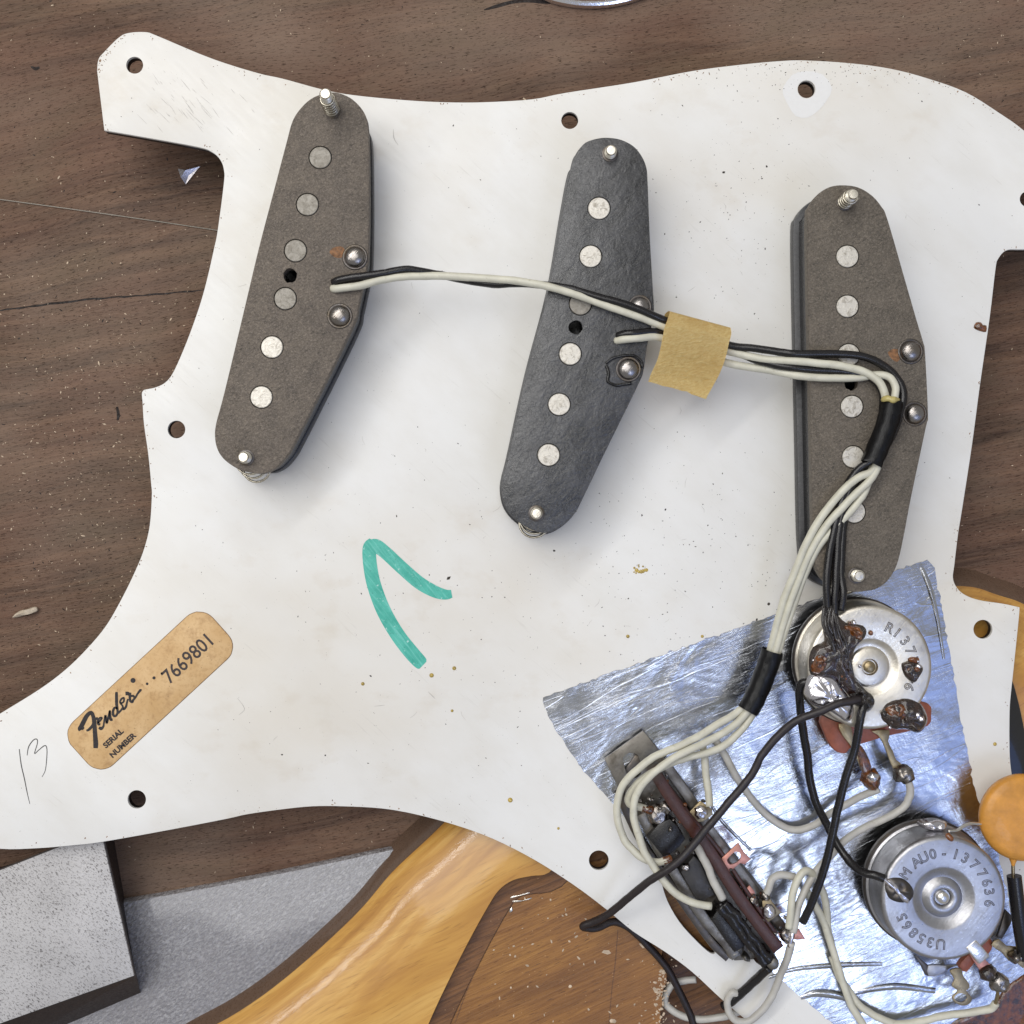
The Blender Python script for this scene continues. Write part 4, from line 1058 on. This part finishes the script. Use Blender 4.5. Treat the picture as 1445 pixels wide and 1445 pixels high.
# solder and rosin on top
def top_blob(name, pts, h, mm, seed, root=pa, crop=W1, z=ZC-0.03, wob=0.3, power=0.5):
    b = bmesh.new(); add_puddle(b, loop_at(crop(pts), z, 3), z, h, 8, wob, seed, power); finish(b, name, MT[mm], root, sharp=None)
top_blob('solder_pool', [(280, 740), (320, 700), (420, 690), (500, 715), (560, 800), (620, 880), (660, 960), (660, 1040), (610, 1090), (540, 1050), (460, 1000), (380, 975), (300, 930), (262, 850)], 1.9, 'solder', 1)
top_blob('burnt_rosin', [(330, 480), (420, 430), (410, 330), (430, 240), (520, 215), (600, 280), (740, 305), (765, 380), (690, 460), (655, 560), (640, 700), (720, 850), (650, 900), (560, 800), (480, 730), (330, 730), (295, 600)], 1.9, 'flux', 22, wob=0.4, power=0.4)
top_blob('burnt_rosin', [(310, 690), (305, 620), (330, 540), (390, 500), (440, 470), (420, 360), (440, 250), (520, 230), (580, 290), (640, 330), (720, 320), (750, 370), (700, 440), (650, 480), (640, 560), (630, 640), (650, 740), (600, 790), (520, 740), (440, 700)], 2.0, 'flux', 2, wob=0.55)
top_blob('amber_rosin', [(310, 680), (315, 590), (350, 530), (410, 520), (450, 560), (430, 640), (380, 700)], 2.5, 'flux_amber', 3, wob=0.5)
top_blob('amber_rosin', [(560, 300), (640, 300), (700, 310), (745, 360), (720, 420), (660, 440), (600, 400)], 2.1, 'flux_amber', 4, wob=0.6)
top_blob('burnt_rosin', [(1050, 620), (1080, 600), (1130, 590), (1200, 620), (1230, 660), (1200, 720), (1160, 770), (1100, 740), (1065, 690)], 1.1, 'flux', 5, wob=0.6)
top_blob('amber_rosin', [(1100, 575), (1140, 560), (1195, 570), (1190, 610), (1130, 610)], 0.6, 'flux_amber', 6, wob=0.6)
top_blob('burnt_rosin', [(870, 1000), (920, 930), (1000, 900), (1100, 890), (1180, 920), (1230, 970), (1265, 1060), (1240, 1140), (1180, 1180), (1090, 1150), (1000, 1150), (920, 1110), (870, 1060)], 2.1, 'flux', 7, wob=0.5, z=ZC-0.5)
top_blob('amber_rosin', [(900, 980), (960, 940), (1050, 930), (1100, 980), (1080, 1060), (1000, 1080), (930, 1060)], 2.1, 'flux_amber', 17, wob=0.5, z=ZC-0.3)
top_blob('solder_pool', [(1110, 1010), (1170, 990), (1220, 1020), (1235, 1080), (1180, 1090), (1120, 1060)], 1.7, 'solder', 8, z=ZC)
top_blob('burnt_rosin', [(640, 740), (700, 760), (760, 830), (820, 880), (830, 950), (780, 1010), (720, 980), (660, 940), (620, 860)], 2.0, 'charred', 9, wob=0.8)
rs = random.Random(5)
bm = bmesh.new()
for i in range(15):
    ox = rs.uniform(-9, 9)
    path = [(1172+ox*0.7+rs.uniform(-3, 3), 858+rs.uniform(-4, 4), 15.2+rs.uniform(-.2, .4)), (1172+ox+rs.uniform(-3, 3), 882, 15.6+rs.uniform(-.3, .5)), (1182+ox*1.1+rs.uniform(-3, 3), 908, 15.6+rs.uniform(-.3, .6)), (1190+ox+rs.uniform(-3, 3), 932, 15.3), (1196+ox*0.9+rs.uniform(-4, 4), 960+rs.uniform(-6, 8), 14.6)]
    add_tube(bm, wpath(path, 5), 0.34, 6, 0.5)
finish(bm, 'twisted_bare_strands', MT['charred'], pa, sharp=None)
for mm, cnt, nm in (('flux_amber', 34, 'amber_beads'), ('flux', 40, 'burnt_beads'), ('solder', 16, 'solder_beads')):
    bm = bmesh.new()
    for i in range(cnt):
        x, y = rs.choice([(rs.gauss(1184, 11), rs.gauss(905, 24)), (rs.gauss(1164, 9), rs.gauss(932, 10)), (rs.gauss(1190, 9), rs.gauss(955, 14)), (rs.gauss(1276, 14), rs.gauss(1008, 9)), (rs.gauss(1288, 7), rs.gauss(948, 8)), (rs.gauss(1209, 8), rs.gauss(890, 6))])
        rm = rs.uniform(0.2, 0.55); zb = ZC+rs.uniform(0.2, 1.2); q = P(x, y, zb)
        add_puddle(bm, [(a+rs.uniform(-.25, .25)*rm, b+rs.uniform(-.25, .25)*rm) for a, b in circ((q.x, q.y), rm, 12)], zb, rm*0.7, 5, 0.35, i)
    finish(bm, nm, MT[mm], pa, sharp=None)['kind'] = 'stuff'

# second pot: lugs, wafer, solder
W2 = lambda pts: zpts(1245, 1245, 200, pts)
slab(loop_at(W2([(780, 860), (860, 760), (960, 640), (1080, 560), (1130, 640), (1080, 740), (960, 800), (860, 920)]), 4.6, 2), 3.0, 4.6, 'wafer_lobe', MT['phenolic'], pb, 0.2)
slab(loop_at(W2([(690, 900), (800, 880), (830, 960), (890, 1040), (880, 1090), (860, 1110), (915, 1180), (890, 1240), (820, 1260), (740, 1225), (715, 1170), (770, 1110), (710, 1060), (735, 990)]), 5.6, 3), 5.2, 5.6, 'lug', MT['brass'], pb, 0.1,
     [loop_at([(1356+9*math.cos(a), 1408+6.5*math.sin(a)) for a in [k*math.pi/9 for k in range(18)]], 5.6)])
slab(loop_at(W2([(870, 680), (960, 610), (1000, 690), (1060, 800), (1140, 880), (1150, 960), (1060, 980), (1010, 920), (930, 800)]), 6.4, 2), 6.0, 6.4, 'lug', MT['copper'], pb, 0.1)
slab(loop_at(W2([(1110, 640), (1190, 580), (1270, 650), (1370, 660), (1400, 740), (1460, 800), (1440, 880), (1370, 820), (1290, 800), (1220, 720)]), 5.6, 2), 5.2, 5.6, 'lug', MT['brass'], pb, 0.1)
for x, y, r, mm, sd in ((1393, 1372, 12, 'flux', 3), (1410, 1386, 14, 'dome', 4), (1432, 1350, 9, 'dome', 6)):
    b2 = bmesh.new(); lump(x, y, 6.0, r, 2.0, sd)(b2); finish(b2, 'solder_lump', MT[mm], pb, sharp=None)
slab(loop_at(W2([(470, 850), (640, 850), (810, 845), (700, 870), (620, 930), (480, 965)]), 4.0, 2), 3.4, 4.0, 'can_tab', MT['can_b'], pb, 0.1)
slab(loop_at(W2([(330, 740), (470, 850), (480, 965), (440, 945), (390, 840)]), 3.8, 1), 3.0, 3.8, 'can_tab', MT['dark_metal'], pb, 0.1)
slab(loop_at(W2([(1260, 280), (1330, 350), (1310, 430), (1220, 580), (1170, 560), (1200, 480)]), 3.8, 1), 3.0, 3.8, 'can_tab', MT['dark_metal'], pb, 0.1)
bm = bmesh.new(); add_box(bm, P(*W2([(940, 680)])[0], ZC-1.6), 2.9, 4.6, 1.7, R(40), 0.3); finish(bm, 'crimp_tab', MT['bright'], pb)
W3 = lambda pts: zpts(1195, 1130, 250, pts)
b = bmesh.new(); add_puddle(b, loop_at(W3([(310, 690), (330, 640), (400, 625), (470, 640), (530, 700), (545, 760), (510, 820), (430, 830), (350, 800), (320, 745)]), ZC, 3), ZC-0.02, 0.9, 6, 0.7, 11); finish(b, 'solder_pool', MT['dark_metal'], pb, sharp=None)
b = bmesh.new(); add_puddle(b, loop_at(W3([(320, 650), (380, 655), (430, 730), (500, 800), (480, 830), (400, 760)]), ZC, 3), ZC+0.5, 0.8, 6, 0.5, 12); finish(b, 'solder_pool', MT['solder'], pb, sharp=None)
b = bmesh.new(); add_puddle(b, loop_at(W3([(590, 190), (650, 160), (740, 155), (830, 185), (840, 230), (800, 262), (700, 255), (630, 235)]), 11, 3), 9.5, 1.9, 6, 0.4, 13); finish(b, 'solder_pool', MT['solder'], pb, sharp=None)
b = bmesh.new(); add_puddle(b, loop_at(W3([(800, 280), (830, 260), (870, 300), (860, 335), (820, 320)]), ZC-0.3, 2), ZC-0.2, 0.6, 5, 0.5, 14); finish(b, 'amber_rosin', MT['flux_amber'], pb, sharp=None)

# ================================================================== capacitor
q = P(1446, 1155, 9)
cp = thing('disc_capacitor', 'orange ceramic disc capacitor standing by the grey pot', 'capacitor', (q.x, q.y, 0.2))
rc = 61.5*(1-9/H)/K
lathe([(0, 6.0), (rc*0.6, 6.05), (rc*0.9, 6.5), (rc*0.985, 7.1), (rc, 8.0), (rc*0.985, 8.9), (rc*0.93, 9.5), (rc*0.8, 9.95), (rc*0.5, 10.25), (0, 10.35)], q, 'disc', MT['cap'], cp, 64, None)
for x0, y0, x1, y1, r0 in ((1392, 1163, 1379, 1162.5, 0.85), (1430, 1206, 1429.5, 1222, 0.9)):
    bm = bmesh.new(); add_tube(bm, wpath([(x0, y0, 8.1), ((x0+x1)/2, (y0+y1)/2, 8.2), (x1, y1, 8.4)], 3), [r0*1.5, r0*1.25, r0, r0*0.85, r0*0.65, r0*0.5, r0*0.4], 8, 0.2); finish(bm, 'dipped_collar', MT['cap'], cp, sharp=None)
bm = bmesh.new(); add_tube(bm, wpath([(1388, 1163, 8.4), (1372, 1162, 9), (1361, 1165, 9.8), (1350, 1172, 10.6), (1338, 1173, 11)], 5), 0.33, 8); finish(bm, 'wire_lead', MT['bright'], cp, sharp=None)
bm = bmesh.new(); add_tube(bm, wpath([(1430, 1212, 8), (1429.5, 1226, 8.2), (1430, 1245, 8)], 5), 0.4, 8); finish(bm, 'wire_lead', MT['brass'], cp, sharp=None)
bm = bmesh.new(); add_tube(bm, wpath([(1431, 1236, 8), (1435, 1270, 8), (1440, 1310, 7.6), (1447, 1352, 6.6)], 5), 1.55, 14); finish(bm, 'lead_sleeve', MT['wire_k'], cp, sharp=50)

# ================================================================== selector switch
sw = thing('selector_switch', 'lever selector switch with brown wafer and solder lugs on the foil', 'switch', P(985, 1200, 0.2))
A8 = lambda pts: zpts(840, 1010, 200, pts)
B9 = lambda pts: zpts(940, 1180, 200, pts)
plate = A8([(490, 155), (95, 440), (150, 560), (250, 760), (420, 960)]) + B9([(60, 560), (320, 860), (520, 1120), (700, 1270), (1000, 1250), (1200, 880)]) + B9([(1000, 560), (620, 80)]) + A8([(1000, 880), (650, 350)])
slot = A8([(290, 480), (285, 430), (320, 390), (380, 378), (430, 400), (455, 450), (470, 520), (460, 600), (400, 640), (340, 620), (310, 560)])
slab(loop_at(plate, 2.2), 1.4, 2.2, 'mounting_plate', MT['grimy_zinc'], sw, 0.15, [loop_at(slot, 2.2, 2)])
bm = bmesh.new(); add_box(bm, P(893, 1085, 0.2), 3.2, 6.5, 1.0, R(-35), 0.3); finish(bm, 'mounting_screw', MT['dark_metal'], sw)
def bar(name, pts, wd, z0, z1, mm, bev=0.2, n=4):
    """Bar of given pixel width along a pixel path, its top seen at z1."""
    path = cr([(*p, 0) for p in pts], n); L, Rr2 = [], []
    for i, p in enumerate(path):
        a, b = path[max(i-1, 0)], path[min(i+1, len(path)-1)]; d = Vector((b[0]-a[0], b[1]-a[1])).normalized(); o = Vector((-d.y, d.x))*wd/2
        L.append((p[0]+o.x, p[1]+o.y)); Rr2.append((p[0]-o.x, p[1]-o.y))
    return slab(loop_at(L+Rr2[::-1], z1), z0, z1, name, MT[mm], sw, bev)
bar('side_frame', A8([(700, 480), (1000, 900)]) + B9([(560, 110), (960, 640), (1200, 960)]), 15, 2.2, 5.2, 'grimy_zinc')
bar('wafer', A8([(620, 600), (850, 960)]) + B9([(440, 150), (700, 560), (960, 920), (1150, 1160)]), 17, 2.2, 9.2, 'phenolic_dark')
bar('wafer_strip', A8([(720, 690), (960, 1010)]) + B9([(560, 170), (860, 620), (1120, 1000)]), 6, 2.2, 7.8, 'phenolic_dark')
bar('lever_frame', A8([(470, 1000), (560, 1180), (640, 1350)]) + B9([(90, 380), (240, 620), (420, 880), (600, 1080), (720, 1240)]), 15, 2.2, 6.4, 'grimy_zinc', 0.3)
bar('lever_frame', A8([(250, 800), (330, 1000), (480, 1300)]) + B9([(40, 480), (260, 800), (480, 1100), (640, 1250)]), 12, 1.5, 3.8, 'dark_metal', 0.3)
slab(loop_at(A8([(530, 1240), (640, 1110), (760, 1050), (840, 1120), (920, 1260), (860, 1340), (760, 1420), (690, 1440)]), 8.2), 2.2, 8.2, 'rotor_block', MT['block_black'], sw, 0.35)
slab(loop_at(B9([(150, 370), (280, 200), (350, 260), (420, 420), (500, 600), (380, 650), (300, 640)]), 7.6), 2.2, 7.6, 'rotor_block', MT['block_grey'], sw, 0.35)
slab(loop_at(B9([(460, 850), (530, 740), (620, 820), (720, 960), (810, 1120), (700, 1190), (600, 1060)]), 7.6), 2.2, 7.6, 'rotor_block', MT['block_black'], sw, 0.35)
b = bmesh.new(); add_puddle(b, loop_at(B9([(620, 1200), (720, 1150), (800, 1120), (790, 1200), (720, 1260), (660, 1270)]), 6, 2), 5.0, 1.5, 5, 0.4, 3); finish(b, 'frame_end', MT['dull'], sw, sharp=None)
b = bmesh.new(); add_puddle(b, loop_at(B9([(770, 1230), (820, 1200), (870, 1260), (870, 1305), (800, 1290)]), 4, 2), 2.0, 2.0, 5, 0.4, 4); finish(b, 'frame_end', MT['dull'], sw, sharp=None)
bm = bmesh.new()
for off in (-22, 22):
    add_tube(bm, wpath([(x+off*0.14, y-off*0.10, 9.3) for x, y in B9([(560, 700), (680, 820), (800, 980), (920, 1130), (1040, 1290)])], 8), 1.0, 8, 0.7)
for i in range(20):
    t = i/19; x, y = B9([(570+470*t+rs.uniform(-40, 40), 700+590*t+rs.uniform(-30, 30))])[0]
    rm = rs.uniform(0.3, 0.7); q = P(x, y, 9.4); add_puddle(bm, circ((q.x, q.y), rm, 9), 9.4, rm, 4, 0.6, i)
finish(bm, 'contact_strip', MT['wire_k'], sw, sharp=None)
lathe([(1.35, 2.2), (1.35, 9.2), (1.2, 9.9), (0.7, 10.2), (0, 10.25)], P(1091.5, 1361, 10), 'end_screw', MT['dull'], sw, 24)
for mm, cnt, nm in (('charred', 60, 'grime_lumps'), ('dome', 34, 'solder_spatter'), ('flux_amber', 22, 'rosin_spatter')):
    bm = bmesh.new()
    for i in range(cnt):
        t = rs.random(); ax, ay = 920+190*t, 1110+230*t
        off = rs.gauss(0, 15); x, y = ax+off*0.77, ay-off*0.63
        zb = rs.uniform(3.5, 8.6); rm = rs.uniform(0.15, 0.55); q = P(x, y, zb)
        add_puddle(bm, [(a+rs.uniform(-.3, .3)*rm, b+rs.uniform(-.3, .3)*rm) for a, b in circ((q.x, q.y), rm, 8)], zb, rm, 4, 0.6, i)
    finish(bm, nm, MT[mm], sw, sharp=None)['kind'] = 'stuff'
# lugs
slab(loop_at(B9([(548, 240), (600, 195), (740, 66), (768, 120), (800, 170), (865, 235), (800, 292), (760, 275), (640, 368)]), 8.0), 7.5, 8.0, 'lug', MT['copper'], sw, 0.1, [loop_at(B9([(640, 215), (700, 160), (750, 170), (762, 220), (720, 270), (650, 290), (620, 250)]), 8.0, 2)])
slab(loop_at(B9([(980, 660), (1060, 640), (1120, 720), (1185, 780), (1130, 810), (1080, 850), (1040, 880), (990, 800)]), 8.0, 1), 7.5, 8.0, 'lug', MT['brass'], sw, 0.1)
slab(loop_at(B9([(1140, 990), (1250, 960), (1360, 950), (1420, 1050), (1340, 1058), (1240, 1040), (1160, 1040)]), 8.0, 1), 7.5, 8.0, 'lug', MT['copper'], sw, 0.1)
slab(loop_at(A8([(950, 990), (1070, 870), (1190, 950), (1200, 1010), (1100, 1080), (1010, 1090)]), 7.6, 1), 7.1, 7.6, 'lug', MT['brass'], sw, 0.1)
slab(loop_at(B9([(800, 560), (850, 500), (900, 560), (940, 690), (880, 690), (840, 620)]), 7.4, 1), 6.9, 7.4, 'lug', MT['copper'], sw, 0.1)
for crop, x, y, r, z, mm, sd in ((A8, 1080, 980, 10, 7.4, 'solder', 1), (A8, 640, 1010, 14, 7.0, 'dome', 2), (A8, 720, 940, 10, 7.0, 'dome', 9), (B9, 1050, 760, 10, 7.8, 'solder', 3), (B9, 1230, 1010, 11, 7.8, 'dome', 4), (B9, 200, 310, 6, 7.6, 'solder', 5),
                              (B9, 1010, 600, 8, 7.6, 'dome', 6), (A8, 1010, 1190, 8, 7.4, 'flux_amber', 7), (B9, 880, 640, 7, 7.4, 'dome', 8)):
    b2 = bmesh.new(); px_ = crop([(x, y)])[0]; lump(px_[0], px_[1], z, r, 1.2, sd)(b2); finish(b2, 'solder_lump', MT[mm], sw, sharp=None)

# ================================================================== remaining wires of the control area
wire('white_wire', 'short straight white wire dropping from the bundle onto a switch lug', [(991, 1052, 8), (993.6, 1066, 8), (996, 1093, 7.6), (999, 1118, 7.6), (1001, 1137, 8.0)], 'wire_w')
wire('white_wire', 'white wire sagging across the foil to the amber blobbed pot lug', [(1010, 1044, 8), (1018, 1056, 7.6), (1028, 1074, 6.6), (1040.5, 1097, 5.2), (1053, 1116, 4), (1073, 1142, 2.8), (1100, 1164, 2.2), (1125, 1172, 2.2), (1150, 1164, 2.4), (1172, 1148, 3), (1200, 1131, 4), (1222, 1121, 5), (1240, 1114, 6)], 'wire_g')
wire('white_wire', 'white wire from the grey soldered pot lug to the lower switch end', [(1279, 1094, 6.5), (1284, 1110, 6), (1284, 1125, 5.4), (1275, 1139, 5), (1253, 1153, 4.8), (1217, 1169.6, 5), (1189, 1189, 5.6), (1169, 1211, 6.4), (1151, 1230, 7.2), (1138, 1252, 7.8), (1127, 1278, 8.2), (1122, 1303, 8.6), (1119, 1316, 8.6)], 'wire_g',
     extra=[('bare_end', bare([(1120, 1310, 8.6), (1117, 1322, 8.8), (1114, 1336, 8.6)], 0.5), 'solder')])
wire('white_wire', 'white wire looping in a tight hairpin above the lower switch lugs', [(1113, 1310, 8.8), (1115, 1290, 9), (1118, 1266, 9.2), (1124.6, 1243, 9.2), (1136, 1229, 8.8), (1147, 1234, 7.6), (1157, 1250, 6.2), (1164, 1266, 5), (1167, 1290, 3.6), (1168, 1312, 2.6), (1174, 1340, 2)], 'wire_w')
wire('white_wire', 'short white wire bridging from the hairpin loop to a switch lug', [(1122, 1238, 7.2), (1110, 1235, 7.6), (1097, 1236, 7.8), (1088, 1243, 8), (1084, 1253, 8), (1080, 1264, 7.8)], 'wire_g')
wire('white_wire', 'long white wire running down the foil and off below the stamped pot', [(1138, 1256, 5), (1150.5, 1278, 4.4), (1163, 1302, 3.6), (1173, 1333, 3.0), (1183, 1368, 2.8), (1195.5, 1403, 2.8), (1206, 1427, 2.8), (1220, 1450, 2.6), (1236, 1480, 2.4)], 'wire_w')
wire('white_wire', 'white wire swinging along the bottom to the solder lumped lug of the stamped pot', [(1174, 1350, 1.6), (1186, 1380, 1.5), (1198, 1398, 1.7), (1211, 1417, 2), (1230, 1430, 2), (1250, 1440, 2), (1270, 1445, 2), (1300, 1441.5, 2.2), (1328, 1434.6, 2.6), (1356, 1430, 3), (1383, 1426, 3.6), (1398, 1423, 4.2), (1405, 1415, 5)], 'wire_w',
     extra=[('bare_end', bare([(1404, 1417, 5), (1407, 1408, 5.6), (1408, 1396, 6.4)], 0.4), 'brass')])
wire('white_wire', 'white wire leaving the switch tip and curling back over the plate edge', [(1117, 1330, 8.6), (1111, 1354, 7), (1102, 1373, 5), (1092, 1399, 3.6), (1079.6, 1421, 2.8), (1060.5, 1438, 2.4), (1042, 1441, 2.2), (1029, 1429, 2), (1026, 1411, 2.2), (1033, 1401, 2.6), (1041, 1404, 2.4)], 'wire_g')
wire('grey_wire', 'dull grey wire curving through the dark rout below the plate', [(982, 1382, -6.5), (966, 1383, -7), (949, 1389, -7.4), (939, 1404, -7.8), (941, 1419, -7.6), (958, 1431, -7), (990, 1438, -6), (1024, 1434, -4.8), (1050, 1425, -4.6)], 'wire_g')
wire('black_wire', 'long black ground wire kinked sharply out over the guitar body', [(1214, 986, 15.6), (1200, 989, 16), (1183, 993, 16.2), (1156, 1004.5, 16), (1122.5, 1018, 15), (1095, 1040.5, 14), (1074, 1067, 13.4), (1060, 1095, 13), (1027, 1134, 12.6), (999, 1167, 12.4), (977, 1194.5, 12.2), (949, 1222, 12), (916, 1244, 10), (888, 1266, 7.5), (860.6, 1288, 5),
     (840, 1300, 3), (824, 1306.5, 1.8), (826, 1308.5, 1.0), (844, 1308.5, 0.0), (866, 1301, -1.2), (888, 1310, -2.2), (916, 1336, -3.4), (941, 1366, -4.4), (957.5, 1396.6, -5), (974, 1432, -5.6), (982, 1460, -5.8)], 'wire_cloth', 0.84)
wire('black_wire', 'black wire bent down from the burnt pot and across to the stamped pot', [(1150, 968, 13.2), (1137, 962, 13.2), (1129, 968, 12.6), (1128, 991, 11.4), (1133.6, 1032, 9.4), (1139, 1062, 8), (1142, 1092, 7), (1150, 1128, 6.6), (1167, 1164, 7), (1183, 1194.5, 8.4), (1200, 1217, 10.6), (1217, 1230.5, 12.8), (1234, 1235, 14.4), (1248, 1240, 14.8)], 'wire_k', 0.88,
     extra=[('bare_end', bare([(1244, 1238, 14.7), (1254, 1246, 14.9), (1266, 1257, 14.8)], 0.42), 'solder')])
wire('black_wire', 'straight black wire crossing the foil from the burnt pot to the switch tip', [(1222, 992, 15), (1217, 1003, 15.6), (1212, 1025, 15.4), (1205.6, 1059, 14.4), (1194.5, 1095, 13.6), (1183, 1136, 12.8), (1175, 1178, 12.2), (1167, 1211, 11.6), (1156, 1247, 10.8), (1145, 1275, 10), (1132, 1301, 9)], 'wire_k', 0.88)
wire('black_wire', 'short black wire leaving the round switch screw towards the plate edge', [(1086, 1366, 7), (1076, 1374, 5.6), (1060.5, 1388, 3.8), (1046, 1401, 2.6), (1033, 1413, 1.8), (1020, 1420, 0.6)], 'wire_k', 0.98)

wire('white_wire', 'short white wire passing under the kinked ground wire onto the black switch strip', [(980, 1188, 8.6), (988, 1203, 9.2), (996, 1218, 9.4), (1004, 1238, 9.6), (1012, 1253, 9.8), (1020, 1268, 9.4)], 'wire_g', 0.9)
# amber body's reflection painted as a brown patch on the foil corner
b = bmesh.new(); add_puddle(b, loop_at(W2([(700, 1450), (900, 1330), (1080, 1260), (1180, 1180), (1280, 1060), (1380, 990), (1500, 960), (1500, 1500), (800, 1500)]), 0.3, 3), 0.16, 0.7, 6, 0.6, 21)
tag(finish(b, 'brown_reflection_patch', MT['flux_amber'], sharp=None, origin=P(1400, 1420)), 'brown glossy painted reflection covering the foil corner below the stamped pot', 'painted reflection')
# black slab standing in for the control rout beyond the plate edge
kpx = [(1413, 940), (1428, 958), (1436, 983), (1444, 1018), (1450, 1055), (1452, 1100), (1446, 1150), (1420, 1190), (1385, 1170), (1385, 1000), (1395, 955)]
bm = bmesh.new(); add_slab(bm, loop_at(kpx, ZB+0.9, 3), ZB+0.02, ZB+0.9, 0.35)
tag(finish(bm, 'rout_stand_in', MT['rout_black'], origin=P(1425, 1060, ZB)), 'glossy black slab standing in for the rout between white plate edge and amber wood', 'stand-in')
print('built', len(D.objects), 'objects')
